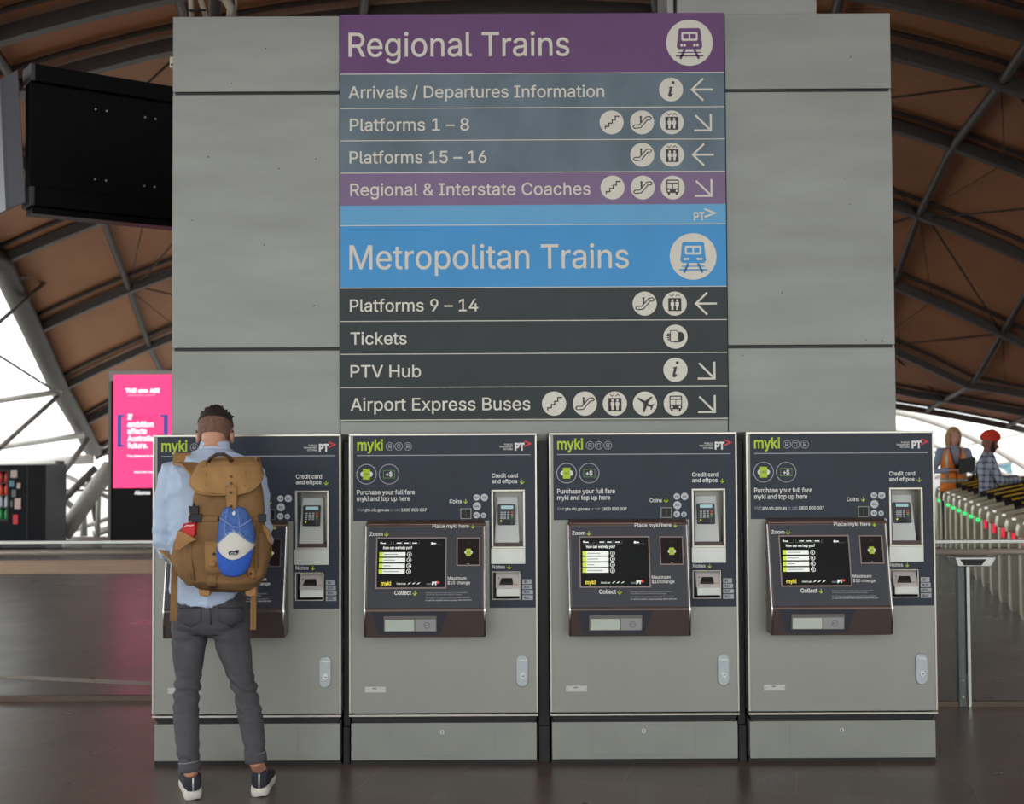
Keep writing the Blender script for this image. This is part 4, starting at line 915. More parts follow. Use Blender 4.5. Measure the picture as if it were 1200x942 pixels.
def head(mb, C, mtx, mat, s_=1.):
    T = lambda x, y, z: Vector(C)+mtx @ (Vector((x, y, z))*s_)
    mb.ball(T(0,-.014,.03), (.0755*s_,.097*s_,.088*s_), mat, 24, mtx, 14); mb.ball(T(0,.018,-.03), (.064*s_,.07*s_,.085*s_), mat, 20, mtx, 12)
    mb.ball(T(0,.05,-.092), (.034*s_,.036*s_,.028*s_), mat, 14, mtx, 8); mb.ball(T(0,-.045,-.035), (.055*s_,.05*s_,.06*s_), mat, 16, mtx, 8)
    mb.tube([T(0,.084,.012), T(0,.098,-.012), T(0,.108,-.034)], [.008*s_,.011*s_,.0155*s_], mat, 10, round_ends=True)
    for sx in (-1, 1):
        mb.ball(T(sx*.015,.094,-.036), .0095*s_, mat, 8, mtx, 6); mb.ball(T(sx*.03,.078,.03), (.026*s_,.014*s_,.009*s_), mat, 10, mtx, 6)
        mb.ball(T(sx*.042,.058,-.02), (.024*s_,.024*s_,.022*s_), mat, 10, mtx, 6)
        mb.ball(T(sx*.079,-.008,-.008), (.011*s_,.021*s_,.034*s_), mat, 12, mtx, 8); mb.ball(T(sx*.081,.0,-.034), (.008*s_,.011*s_,.012*s_), mat, 8, mtx, 6)
    mb.ball(T(0,.086,-.062), (.022*s_,.012*s_,.007*s_), mat, 10, mtx, 6); mb.ball(T(0,.083,-.075), (.019*s_,.012*s_,.008*s_), mat, 10, mtx, 6)
    return T
def eyes(T, mtx, parent, s_=1.):
    ew = M('eye_white', (225,222,215), .25); ei = M('eye_dark', (50,36,28), .25)
    for sx in (-1, 1):
        mb = MB(); mb.ball(T(sx*.031,.0765,.008), .0115*s_, ew, 12, mtx, 8); mb.ball(T(sx*.031,.084,.008), .006*s_, ei, 10, mtx, 6); obj('eye', mb, parent)
def bridge(a, b, k=3): return [a.lerp(b, i/k) for i in range(k+1)]
skinm = M('skin', (205,150,122), .5, 0, .05, 18, .03, 200)
def shoe(parent, heel, yaw, um, sm, tabm=None):
    R = Matrix.Rotation(yaw, 3, 'Z'); H = Vector(heel); t = lambda x, y, z: H+R @ Vector((x, y, z))
    def outline(grow): return [(-.012-grow, .018), (0, .034), (.04, .039), (.1, .038), (.16, .043), (.21, .048), (.25, .044), (.28, .03), (.295+grow, .012)]
    mb = MB(); rings = []
    for z, g in ((.0, -.003), (.007, .002), (.026, .005), (.046, .001)):
        o = outline(g); pts = [t(wd+g, y, z+.008*max(0, (y-.2)/.1)**2*(1 if z < .03 else .3)+(.008*max(0, -y/.012) if z < .004 else 0)) for y, wd in o]+[t(-wd-g, y, z+.008*max(0, (y-.2)/.1)**2*(1 if z < .03 else .3)) for y, wd in reversed(o)]
        rings.append(pts)
    mb.loft(rings, sm); s = obj('sole', mb, parent)
    mb = MB(); rings = []
    for y, wd, h in ((-.014,.018,.08),(-.011,.030,.122),(.010,.039,.128),(.05,.043,.098),(.09,.044,.095),(.13,.046,.09),(.17,.049,.078),(.21,.052,.070),(.25,.047,.062),(.278,.034,.055),(.292,.016,.05)):
        rings.append([t(math.copysign(abs(math.cos(a))**.7, math.cos(a))*wd, y, .032+(h-.032)/2+(h-.032)/2*math.copysign(abs(math.sin(a))**.7, math.sin(a))) for a in [2*math.pi*j/16 for j in range(16)]])
    mb.loft(rings, um); u = obj('shoe', mb, parent)
    s.parent = u
    mb = MB(); mb.tube([t(0,-.0135,.04), t(0,-.0145,.07), t(0,-.013,.1), t(0,-.004,.114)], .004, tabm or sm, 8); obj('heel_stripe', mb, u)
    for k in range(4):
        y = .1+.022*k; mb = MB(); mb.tube([t(-.022, y, .098-.012*k), t(0, y+.004, .102-.012*k), t(.022, y, .098-.012*k)], .003, sm, 6); obj('lace', mb, u)
    return u

# ---- the man at the leftmost machine
ORG = Vector((-1.30, 5.66, 0))
man = thing('person', 'man in pale blue shirt and grey jeans standing at the leftmost machine, back turned', 'person', ORG)
S_ = 1/257.
def J(px, py, Y): return at(px, py, Y)
# torso rings
tr = [(707, 243.5, 5.685, .166, .125), (690, 243, 5.69, .168, .125), (655, 243, 5.705, .165, .118), (620, 244, 5.72, .172, .12), (585, 246, 5.735, .19, .125), (560, 247, 5.75, .203, .122), (547, 248, 5.76, .196, .108), (538, 249, 5.77, .162, .09), (531, 250, 5.785, .11, .075), (526, 251, 5.795, .075, .066)]
def trings(grow, sel=slice(None), hem=False):
    out = []
    for i, (py, px, Y, a, b) in enumerate(tr[sel]):
        c = J(px, py, Y); dz = None
        if hem and i == 0: dz = lambda t: .075*max(0, abs(math.cos(t))-.45)/.55*(1 if True else 0)
        out.append(ell(c, a+grow, b+grow, dz=dz, p=2.25))
    return out
aL = [J(203, 556, 5.765), J(197, 590, 5.75), J(195, 618, 5.735), J(196, 642, 5.73), J(203, 650, 5.83), J(213, 652, 5.93)]
aR = [J(296, 562, 5.765), J(300, 592, 5.755), J(303, 618, 5.745), J(304, 638, 5.745), J(298, 648, 5.84), J(288, 652, 5.93)]
rA = [.066, .060, .055, .052, .047, .036]
wl, wr = J(217, 652, 5.965), J(283, 652, 5.965)
HC = J(252.5, 509, 5.85); Hm = Matrix.Rotation(math.radians(4), 3, 'Z') @ Matrix.Rotation(math.radians(-24), 3, 'X')
def leg(rows): return [J((a+b)/2, y, Y) for y, a, b, Y in rows], [(b-a)/2*S_ for y, a, b, Y in rows]
LL = [(733,201,245,5.70),(764,202.5,240,5.695),(792,206,235.6,5.69),(813,204.7,233.5,5.68),(844,203,233,5.655),(875,206.5,233,5.64),(904,211.5,234,5.635)]
LR = [(733,246,292,5.70),(764,256,295,5.70),(792,268,297,5.70),(813,274.5,302,5.695),(844,280,309,5.68),(875,286.5,310.5,5.675),(893,288.5,311.5,5.675)]
lp, lr = leg(LL); rp, rr = leg(LR)
heelL = floor_at(226, 937); heelR = floor_at(304, 933.5); heelL.z = heelR.z = 0
mb = MB(); mb.loft(trings(-.016), skinm)
for pts, h, dd in ((aL, wl, 1), (aR, wr, -1)): mb.tube(pts+[h], [r-.012 for r in rA]+[.026], skinm, 14)
hand(mb, wl, Vector((.25, .9, .12)), Vector((-.2, -.1, 1)), 1, skinm, .5); hand(mb, wr, Vector((-.25, .9, .16)), Vector((.2, -.1, 1)), -1, skinm, .35)
mb.tube([J(250, 530, 5.79), J(251.5, 520, 5.815), J(252.5, 509, 5.84)], [.062, .056, .056], skinm, 18)
TH = head(mb, HC, Hm, skinm)
mb.loft([ell(J(245, 722, 5.69), .12, .09), ell(J(245, 712, 5.69), .145, .1), ell(J(244, 690, 5.69), .14, .1)], skinm)
for pts, rad, he in ((lp, lr, heelL), (rp, rr, heelR)):
    Rf = Matrix.Rotation(math.radians(18 if he is heelL else 5), 3, 'Z'); an = he+Rf @ Vector((0, .050, .10)); mb.tube(pts+[an, he+Rf @ Vector((0, .055, .05))], [r-.012 for r in rad]+[.031, .03], skinm, 14)
    mb.tube([he+Rf @ Vector((0, .035, .06)), he+Rf @ Vector((0, .12, .055)), he+Rf @ Vector((0, .2, .048))], [.024, .026, .02], skinm, 10, round_ends=True)
bm_ = solid(mb, .0042, 3, name='body'); obj('body', bm_, man); eyes(TH, Hm, man)
# hair: short fade, longer and tousled on top
hd = M('hair_dark', (44,33,28), .75, 0, .35, 60, .6, 260); hf = M('hair_fade', (122,90,74), .75, 0, .3, 90, .3, 300)
mb = MB(); vs = []; K = 26
def hair_shell(mb, mat, z0, z1, gr, n=40, k=10, yfront=.075):
    rings = []
    for i in range(k+1):
        v = z0+(z1-z0)*i/k; ph = math.asin(max(-1, min(1, v)))
        ring = []
        for j in range(n):
            a = 2*math.pi*j/n; q = Vector((math.cos(a)*math.cos(ph)*(.0765+gr), math.sin(a)*math.cos(ph)*(.098+gr)-.014, math.sin(ph)*(.090+gr)+.03))
            if q.y > .05 and q.z < .075: q.z = .075
            ring.append(Vector(HC)+Hm @ q)
        rings.append(ring)
    mb.loft(rings, mat)
hair_shell(mb, hf, -.78, .45, .0035); hairf = obj('faded_hair', mb, man, label='short faded hair at the back and sides')
mb = MB(); hair_shell(mb, hd, .16, .999, .0075)
for k in range(170):
    a = random.uniform(0, 6.28); ph = random.uniform(.55, 1.5); q = Vector((math.cos(a)*math.cos(ph)*.08, math.sin(a)*math.cos(ph)*.102-.014, math.sin(ph)*.095+.03))
    n_ = Vector((q.x, q.y*.8, q.z-.02)).normalized(); tip = q+n_*random.uniform(.005, .014)+Vector((random.uniform(-.008, .008), random.uniform(-.004, .012), .002))
    mb.tube([HC+Hm @ q, HC+Hm @ (q.lerp(tip, .6)), HC+Hm @ tip], [.006, .0045, .0015], hd, 5)
obj('hair', mb, man)
# glasses: the arms show behind the ears
mb = MB()
for sx in (-1, 1): mb.tube([TH(sx*.072,.075,.012), TH(sx*.081,.02,.014), TH(sx*.0845,-.022,.010), TH(sx*.082,-.036,-.006)], .0028, blackm, 8)
mb.tube([TH(-.072,.082,.012), TH(-.03,.102,.006), TH(0,.106,.01), TH(.03,.102,.006), TH(.072,.082,.012)], .0022, blackm, 8); obj('spectacles', mb, man)

shirtm = M('shirt_pale_blue', (186,203,228), .8, 0, .05, 20, .55, 15)
def folds(c):
    v = noise.noise(Vector((c.x*9, c.y*9, c.z*13)))*.009+noise.noise(Vector((c.x*20+3, c.y*18, c.z*26)))*.004
    r1 = 1-2.2*abs(noise.noise(Vector((c.x*7+c.z*3.5+5, c.y*6, c.z*6-c.x*3))))
    return v*.6+max(0, r1)**2*.011
def sfold(c):
    v = folds(c)
    if c.x < -1.53 or c.x > -1.16:                       # creases round the elbows
        e = max(0, 1-abs(c.z-1.16)/.14); v += .008*e*math.sin(c.z*95+c.x*30+c.y*60)
    return v
mb = MB(); mb.loft(trings(0, slice(0, 10), True), shirtm)
for pts in (aL, aR): mb.tube(pts, rA, shirtm, 18)
for pts, sgn in ((aL, -1), (aR, 1)):
    mb.tube([J(246, 548, 5.765), pts[0], pts[1]], [.06, .072, .06], shirtm, 16, round_ends=True)
shm = solid(mb, .006, 5, sfold, 'shirt'); shirt = obj('shirt', shm, man)
mb = MB(); rings = []
for py, g, dy in ((530, .080, 0), (524, .071, .006), (517.5, .0655, .012), (516.5, .062, .014), (524, .060, .01)):
    c = J(251, py, 5.80); c.y += dy; rings.append(ell(c, g, g*.92, p=2, n=28))
mb.loft(rings, shirtm, cap=False); obj('collar', mb, shirt)
mb = MB()
for pts in (aL, aR):
    d = (pts[-1]-pts[-2]).normalized(); mb = MB(); mb.tube([pts[-1]-d*.03, pts[-1]+d*.012, pts[-1]+d*.014], [.043, .0415, .036], shirtm, 18); obj('cuff', mb, shirt)

jm = M('jeans_charcoal', (78,76,81), .85, 0, .2, 9, .4, 34)
def jfold(c):
    v = noise.noise(Vector((c.x*10, c.y*10, c.z*12)))*.004
    for zc_, s, A_w, fr_ in ((.50, .10, .0065, 120), (.40, .06, .003, 150), (.73, .06, .004, 100), (.20, .1, .004, 110)):
        v += A_w*max(0, 1-abs(c.z-zc_)/s)*math.sin(c.z*fr_+c.x*45+math.sin(c.x*40)*1.5)
    return v
mb = MB(); mb.loft([ell(J(246.5, 741, 5.69), .13, .085), ell(J(246, 732, 5.688), .168, .108), ell(J(245.5, 716, 5.685), .176, .118), ell(J(244, 700, 5.69), .165, .115), ell(J(243.5, 680, 5.70), .155, .108)], jm)
for px in (224, 267): mb.ball(J(px, 716, 5.645), (.078, .075, .085), jm, 18)
for pts, rad in ((lp, lr), (rp, rr)): mb.tube([J(223 if pts is lp else 268, 712, 5.69)]+pts, [.086]+rad, jm, 20)
jme = solid(mb, .006, 4, jfold, 'jeans'); jeans = obj('jeans', jme, man)
jb = bvh_of(jme)
for pts, rad in ((lp, lr), (rp, rr)):
    d = (pts[-1]-pts[-2]).normalized(); mb = MB(); r = rad[-1]+.003
    mb.tube([pts[-1]-d*.045, pts[-1]-d*.043, pts[-1]-d*.006, pts[-1]-d*.002, pts[-1]-d*.002], [r-.004, r+.002, r+.003, r, r-.012], jm, 20); cu_ = obj('turned_cuff', mb, jeans)
    mb = MB(); mb.tube([pts[-1]-d*.0475, pts[-1]-d*.044], [r+.0005, r+.0015], M('stitch_grey', (140,138,140), .8), 20); obj('cuff_stitch', mb, cu_)
def drape(bvh, rows, off, nx=10, y0=4.9, th=.003, mat=None, name='patch', parent=None, bevel=0):
    """rows of (left px, right px, py) seen from the back, laid on a surface"""
    vs = []; last = None; bad = 0
    for xl_, xr_, py in rows:
        for i in range(nx+1):
            t = at(xl_+(xr_-xl_)*i/nx, py, 5.55); d = (t-EYE).normalized(); h = bvh.ray_cast(EYE, d, 20)
            if h[0] is None: q = last.copy() if last is not None else t; q.x, q.z = t.x, t.z
            else: q = h[0]
            last = q; vs.append(q+Vector((0, -off, 0)))
    n = nx+1; fs = [(i*n+j, i*n+j+1, (i+1)*n+j+1, (i+1)*n+j)[::-1] for i in range(len(rows)-1) for j in range(nx)]
    mb = MB(); mb.add(vs, fs, mat, True); return obj(name, mb, parent, solid_th=th)
jst = M('seam_dark', (48,46,50), .85)
for rows in ([(210,236,712),(210,236,720),(211,236,728),(223,224,735)], [(256,285,712),(256,285,720),(257,285,728),(270,272,735)]):
    drape(jb, rows, .001, 8, th=.004, mat=jm, name='back_pocket', parent=jeans)
    l_, r__ = rows[0][0], rows[0][1]
    drape(jb, [(l_, r__, 711.4), (l_, r__, 712.6)], .003, 8, th=.002, mat=jst, name='pocket_seam', parent=jeans)
drape(jb, [(245.6,247,708),(246,247.4,716),(246.2,247.6,724),(246.5,248,732)], .001, 2, th=.003, mat=jst, name='centre_seam', parent=jeans)
um = M('shoe_navy', (40,40,52), .8, 0, .15, 60, .2, 400); sol = M('shoe_sole_white', (214,208,200), .6, 0, .05)
shoe(man, heelL, math.radians(18), um, sol, satin); shoe(man, heelR, math.radians(5), um, sol, satin)
ORG = Vector((0, 0, 0))

# ---- backpack
canv = M('canvas_tan', (168,128,80), .85, 0, .16, 7, .4, 30); canv2 = M('canvas_brown', (134,100,63), .85, 0, .2, 7, .5, 26); lea = M('leather_tan', (168,120,70), .6, 0, .1, 20, .1, 200); web = M('webbing_tan', (138,102,62), .8, 0, .1, 30)
YBK = 5.44
ORG = Vector((J(264, 690, YBK).x, YBK, J(264, 690, YBK).z))
bag = thing('backpack', 'tan canvas rucksack with leather tabs on the back of the man', 'backpack', ORG)
sb_ = 1/266.
def bfold(c): return noise.noise(Vector((c.x*8, c.y*8, c.z*9)))*.012+noise.noise(Vector((c.x*22, c.y*20, c.z*16)))*.005
rows_ = [(694,246,290,.05),(690,234,300,.085),(680,222,307,.105),(660,215,311,.112),(635,214,311,.110),(612,222,310,.104),(590,227,307,.095),(570,228,304,.085),(552,233,301,.072),(543,238,296,.055),(539,246,286,.03)]
def brings(rows, g=0, dy=0):
    return [ell(J((a+b)/2, y, YBK+.02)+Vector((0, dy+.11-d, 0)), (b-a)/2*sb_+g, d+g, p=3.) for y, a, b, d in rows]
mb = MB(); mb.loft(brings(rows_), canv2)
bgm = solid(mb, .006, 5, bfold, 'bag_body'); bb = obj('bag_body', bgm, bag, label='brown canvas body'); bv = bvh_of(bgm)
# side pockets
for nm, pts in (('L', [(618,212,228),(632,206,232),(652,203,234),(672,208,236),(684,220,240)]), ('R', [(622,300,314),(636,297,317),(654,297,316.5),(672,296,313),(682,292,306)])):
    mb = MB(); mb.loft([ell(J((a+b)/2, y, YBK+.03), (b-a)/2*sb_, .07+.012*(i in (1, 2, 3)), p=2.4) for i, (y, a, b) in enumerate(pts)], canv2)
    obj('side_pocket', solid(mb, .006, 4, bfold, 'side_pocket'), bag)
# top flap
fr_ = [(585,226.5,306,.098),(572,225,306,.094),(558,227,305,.085),(547,231,303,.070),(540,236,298,.052),(536.5,246,288,.028)]
def fl_ring(i, row):
    y, a, b, d = row; c = J((a+b)/2, y, YBK+.02)+Vector((0, .11-d, 0))
    def dz(t):
        if i > 1: return 0
        # lower edge: low at the back centre, rising to the sides
        bk = max(0, -math.sin(t)); return (.085*(1-bk)**1.2+.02)*(1 if i == 0 else .55)
    return ell(c, (b-a)/2*sb_+.010, d+.012, p=2.8, n=40, dz=dz)
mb = MB(); mb.loft([fl_ring(i, r) for i, r in enumerate(fr_)], canv)
flm = solid(mb, .0055, 4, bfold, 'top_flap'); flap = obj('top_flap', flm, bag); fv = bvh_of(flm)
mb = MB(); ed = fl_ring(0, fr_[0]); mb.tube([p+Vector((0, -.001, .004)) for p in ed if p.y < YBK+.06], .0045, canv, 8); obj('flap_binding', mb, flap)
for x in (242, 288): drape(fv, [(x-.5, x+.5, 541), (x-.6, x+.4, 555), (x-.9, x+.1, 570)], .0012, 1, th=.002, mat=web, name='stitch_line', parent=flap)
# centre strap with eyelets
both = BVHTree.FromPolygons([v.co+ORG for v in flm.vertices]+[v.co+ORG for v in bgm.vertices], [tuple(p.vertices) for p in flm.polygons]+[tuple(i+len(flm.vertices) for i in p.vertices) for p in bgm.polygons])
cst = drape(both, [(265,278,569),(265,278,578),(265.5,278,588),(266,278,596),(267.5,276.5,601)], .008, 4, th=.005, mat=canv, name='centre_strap', parent=bag)
for k, (x, y) in enumerate(((271.3,558.5),(271.3,566.5),(271.5,577),(271.5,585),(271.7,593))):
    p = both.ray_cast(EYE, ray(x, y).normalized(), 20)[0]+Vector((0, -.0125 if y > 568 else -.003, 0))
    f = Fr(p); mb = MB(); slab(mb, f, circ((0, 0), .0075, 14), -.002, .002, M('brass', (110,84,50), .35, .8)); slab(mb, f, circ((0, 0), .0045, 12), .002, .0025, blackp); obj('eyelet', mb, cst if y > 568 else flap)
# handle
mb = MB(); pts = [J(244, 541, YBK-.005), J(247, 536.5, YBK-.01), J(254, 532.5, YBK-.015), J(262, 532.3, YBK-.015), J(269, 536, YBK-.01), J(272, 541, YBK-.005)]
mb.tube(pts, .0085, M('handle_brown', (62,38,30), .5), 10); obj('handle', mb, bag)
# front pocket panel and tabs
fp_ = drape(bv, [(240,262,634),(240,262,645),(240.5,262,660),(241,262,672)], .003, 6, th=.006, mat=canv, name='front_pocket', parent=bag)
drape(bv, [(242,254,674),(242,254,684),(245,254,689)], .003, 4, th=.006, mat=canv2, name='lower_strap', parent=bag)
for rows in ([(246.5,253.5,657),(246.5,254,662),(247,252.5,664)],): drape(bv, rows, .007, 3, th=.005, mat=lea, name='leather_tab', parent=bag)
drape(bv, [(290,296,664),(290,299,670),(292,300,675),(296,300,678)], .007, 3, th=.005, mat=lea, name='leather_tab', parent=bag)
for x, y in ((251.5, 649), (294.5, 672)):
    p = bv.ray_cast(EYE, ray(x, y).normalized(), 20)[0]+Vector((0, -.011, 0)); mb = MB(); slab(mb, Fr(p), circ((0, 0), .006, 12), -.004, .003, blackp); obj('stud', mb, bag)
for x0, x1 in ((224.5, 228), (301.5, 305)): drape(bv, [(x0, x1, 612), (x0-3, x1-3, 635), (x0-3, x1-2.5, 660), (x0, x1+1, 680)], .004, 2, th=.008, mat=canv2, name='piped_seam', parent=bag)
# base tabs
for px in (240, 294):
    mb = MB(); f = Fr((0, YBK+.02, 0)); slab(mb, f, [f.pix(px-7, 687), f.pix(px+7, 687), f.pix(px+7, 697), f.pix(px+3, 699), f.pix(px-5, 697)], -.02, .02, lea); obj('base_tab', mb, bag, bevel=.004)
# compression straps with buckles
for x0, x1, a, b in ((237, 256.5, 221, 238), (296, 303, 299, 313)):
    drape(bv, [(x0, x1, 603.5), (x0, x1, 607), (x0, x1, 611)], .006, 6, th=.004, mat=web, name='side_strap', parent=bag)
    f = Fr((0, YBK-.07 if a < 250 else YBK-.03, 0)); mb = MB(); 
    slab(mb, f, rrect(*f.pix(a+4, 612), *f.pix(b-1, 602), .006), -.008, .012, blackm); slab(mb, f, rrect(*f.pix(a, 610), *f.pix(a+6, 604), .004), -.006, .008, blackm); obj('buckle', mb, bag, bevel=.002)
mb = MB(); f = Fr((0, YBK-.065, 0)); slab(mb, f, [f.pix(*p) for p in ((223,604),(221,592),(225,594),(227,588),(230,594),(233,592),(233,604))], -.008, .008, blackm); obj('buckle', mb, bag, bevel=.003)
mb = MB(); slab(mb, f, rect(*f.pix(227, 614), *f.pix(230, 604)), .008, .014, web); obj('strap_end', mb, bag)
# shoulder straps and hanging strap tails
shb = bvh_of_shirt = BVHTree.FromPolygons([v.co+man.location for v in shm.vertices], [tuple(p.vertices) for p in shm.polygons])
def ribbon(pts, wd, th, mat, name, side):
    mb = MB(); rings = []
    for i, p in enumerate(pts):
        t = (pts[min(i+1, len(pts)-1)]-pts[max(i-1, 0)]).normalized(); s = (side-t*side.dot(t)).normalized(); n = t.cross(s); wv = wd[i] if isinstance(wd, list) else wd
        rings.append([p+s*wv/2+n*th/2, p-s*wv/2+n*th/2, p-s*wv/2-n*th/2, p+s*wv/2-n*th/2])
    mb.loft(rings, mat, True, False); return obj(name, mb, bag, bevel=.0015)
def over(x, y0, y1, n, lift=.008):
    out = []
    for i in range(n+1):
        Y = y0+(y1-y0)*i/n; h = shb.ray_cast(Vector((x(Y), Y, 2.2)), Vector((0, 0, -1)), 3)
        if h[0] is not None: out.append(h[0]+Vector((0, 0, lift)))
    return out
xa = J(214, 540, 5.7).x
pts = [J(240, 563, YBK+.005), J(231, 553, YBK+.06), J(222, 544, YBK+.14)]+over(lambda Y: xa-.02*(Y-5.65)/.2, 5.68, 5.82, 7)
e = pts[-1]; pts += [Vector((e.x-.005, 5.885, e.z-.07)), Vector((e.x-.01, 5.90, e.z-.2)), Vector((e.x-.05, 5.85, e.z-.34)), Vector((e.x-.10, 5.74, e.z-.42)), J(208, 662, 5.50)]
ribbon(pts, [.075]*(len(pts)-3)+[.05, .03, .03], .011, canv, 'shoulder_strap', Vector((1, .25, 0)))
xb_ = J(290, 545, 5.7).x
pts = [J(288, 556, YBK+.04), J(289, 549, YBK+.13)]+over(lambda Y: xb_, 5.68, 5.82, 7); e = pts[-1]
pts += [Vector((e.x+.005, 5.885, e.z-.07)), Vector((e.x+.01, 5.90, e.z-.2)), Vector((e.x+.04, 5.85, e.z-.34)), Vector((e.x+.07, 5.74, e.z-.42)), J(305, 662, 5.50)]
ribbon(pts, [.075]*(len(pts)-3)+[.05, .03, .03], .011, canv, 'shoulder_strap', Vector((1, -.1, 0)))
ribbon([J(207, 640, 5.50), J(204.5, 668, 5.49), J(204, 700, 5.485), J(203, 728, 5.485)], .030, .003, web, 'strap_tail', Vector((1, .2, 0)))
ribbon([J(297, 684, 5.50), J(297, 705, 5.49), J(296.6, 738, 5.485)], .026, .003, web, 'strap_tail', Vector((1, .2, 0)))
mb = MB(); f = Fr((0, YBK-.045, 0))
for rows in ([(205, 216, 618), (206, 222, 628), (206, 231, 632), (209, 214, 640)],):
    pass
slab(mb, Fr((0, YBK-.115, 0)), [Fr((0, YBK-.115, 0)).pix(*p) for p in ((209,621),(216,624),(231,632),(222,636),(212,644),(205,645),(206,630))], -.01, .004, lea); obj('pocket_flap', mb, bag, bevel=.003)
mb = MB(); f = Fr((0, YBK+.0, 0)); slab(mb, f, [f.pix(*p) for p in ((308,613),(316,622),(319,638),(314,634),(308,628))], -.01, .008, lea); obj('pocket_flap', mb, bag, bevel=.003)
ORG = Vector((0, 0, 0))
# red pouch in the left pocket
c = J(222, 622, YBK-.08); pouch = thing('red_pouch', 'small red pouch tucked into the left side pocket of the rucksack', 'pouch', c); ORG = Vector(c)
f = Fr((0, YBK-.08, 0)); mb = MB(); slab(mb, f, [f.pix(*p) for p in ((216,613),(231,612.5),(230,626),(227,631),(222,628),(215,622))], -.02, .028, M('red_nylon', (205,28,38), .5, 0, .08, 20)); obj('pouch_body', mb, pouch, bevel=.006, seg=3)
mb = MB(); stroke(mb, f, [f.pix(218, 617), f.pix(221, 615), f.pix(226, 615.5), f.pix(229, 614.5)], .003, white, .0285); obj('printed_mark', mb, pouch)
ORG = Vector((0, 0, 0))

# ---- cap hanging from the rucksack
CY = YBK-.115
cp = J(277.5, 640, CY); cap = thing('baseball_cap', 'blue and white cap hanging from the rucksack, peak down', 'cap', cp); ORG = Vector(cp)
cbl = M('cap_blue', (42,92,190), .8, 0, .08, 25, .15, 300); cme = M('cap_mesh_blue', (72,108,178), .7, 0, .35, 130, .3, 300); cwh = M('cap_white', (222,218,208), .8, 0, .03, 20, .1, 200); cst_ = M('cap_stitch', (120,150,210), .7)
def outline(t):                                          # crown outline in pixels, t=0 bottom .. 1 top
    a = [(0, 256, 299.5), (.2, 255.6, 300), (.4, 255.8, 299.6), (.55, 256.2, 298.5), (.7, 257, 296.5), (.82, 258.5, 293.5), (.92, 260.5, 290.5), (1, 262.5, 287.5)]
    for (t0, l0, r0), (t1, l1, r1) in zip(a, a[1:]):
        if t <= t1: q = (t-t0)/(t1-t0); return l0+(l1-l0)*q, r0+(r1-r0)*q
def capsurf(i, j, n, k):                                 # i across, j up
    t = j/k; l, r = outline(t); s = -1+2*i/n; x = (l+r)/2+(r-l)/2*s; y = 654-58*t
    y -= 3.5*(1-s*s)*0 + (3*(1-abs(abs(s)-.5)/.5)-5*max(0,.35-abs(s)))*((t-.8)/.2 if t > .8 else 0)
    lowc = (1-s*s); y -= 14*(1-lowc)*(1-t)**2
    bul = math.sqrt(max(0, 1-s*s*.97))*(.085*(1-.72*t**1.5))
    return x, y, bul
n, k = 28, 24
def crown(sel, mat, nm, off=0):
    vs = []; fs = []; mb = MB()
    for j in range(k+1):
        for i in range(n+1):
            x, y, bul = capsurf(i, j, n, k); p = J(x, y, CY+.04); p.y -= bul+off; vs.append(p)
    for j in range(k):
        for i in range(n):
            s = -1+2*(i+.5)/n; t = (j+.5)/k
            if sel(s, t): fs.append((j*(n+1)+i, j*(n+1)+i+1, (j+1)*(n+1)+i+1, (j+1)*(n+1)+i))
    mb.add(vs, fs, mat, True); return obj(nm, mb, cap, solid_th=.003)
edge = lambda s: .55-.44*abs(s)**1.7
crown(lambda s, t: t >= edge(s), cme, 'mesh_back'); crown(lambda s, t: t < edge(s)+.02, cwh, 'front_panel', .0012)
for s0 in (-.5, .35, 0):
    mb = MB(); pts = []
    for q in range(11):
        t = edge(s0)+.02+(.95-edge(s0))*q/10*(1 if s0 else .2); i = (s0*(1-.0*q)+1)/2*n; x, y, bul = capsurf(i, t*k, n, k); p = J(x, y, CY+.04); p.y -= bul+.003; pts.append(p)
    mb.tube(pts, .0024, cst_, 6); obj('seam', mb, cap)
mb = MB(); pts = []
for q in range(21):
    s = -.98+1.96*q/20; x, y, bul = capsurf((s+1)/2*n, (edge(s)+.01)*k, n, k); p = J(x, y, CY+.04); p.y -= bul+.003; pts.append(p)
mb.tube(pts, .0026, cst_, 6); obj('seam', mb, cap)
# hanging loop and opening strap
mb = MB(); mb.tube([J(258, 607, CY+.0), J(266, 612, CY-.02), J(272, 617, CY-.022), J(280, 618, CY-.022), J(288, 613, CY-.02), J(295, 608, CY)], .004, cst_, 6); obj('back_strap', mb, cap)
mb = MB(); f = Fr((0, CY-.01, 0)); slab(mb, f, [f.pix(*p) for p in ((272,601),(274.5,598.5),(276.5,601),(274,604.5))], 0, .006, white); obj('clip', mb, cap, bevel=.001)
# peak
mb = MB(); vs = []; fs = []; m_ = 20; kk = 8
for j in range(kk+1):
    for i in range(m_+1):
        s = -1+2*i/m_; x0_, y0_, b0_ = capsurf((s+1)/2*n, 0, n, k)
        yo = 673-(1-math.sqrt(max(0, 1-abs(s)**3)))*31; xo = 277.6+21*s
        q = j/kk; x = x0_+(xo-x0_)*q; y = y0_+(yo-y0_)*q
        p = J(x, y, CY+.04); p.y -= b0_*(1-.25*q)+.022*math.sin(q*math.pi*.6)+.002; vs.append(p)
fs = [(j*(m_+1)+i, (j+1)*(m_+1)+i, (j+1)*(m_+1)+i+1, j*(m_+1)+i+1) for j in range(kk) for i in range(m_)]
mb.add(vs, fs, cbl, True); obj('peak', mb, cap, solid_th=.005)
def cpt(x, y):
    best = None
    for j in range(0, k+1):
        for i in range(n+1):
            X, Yp, b = capsurf(i, j, n, k); d = (X-x)**2+(Yp-y)**2
            if best is None or d < best[0]: best = (d, b)
    p = J(x, y, CY+.04); p.y -= best[1]+.004; return p
mb = MB(); c = cpt(279, 646.5); f = Fr(c, (1, 0, 0), (0, -.25, 1))
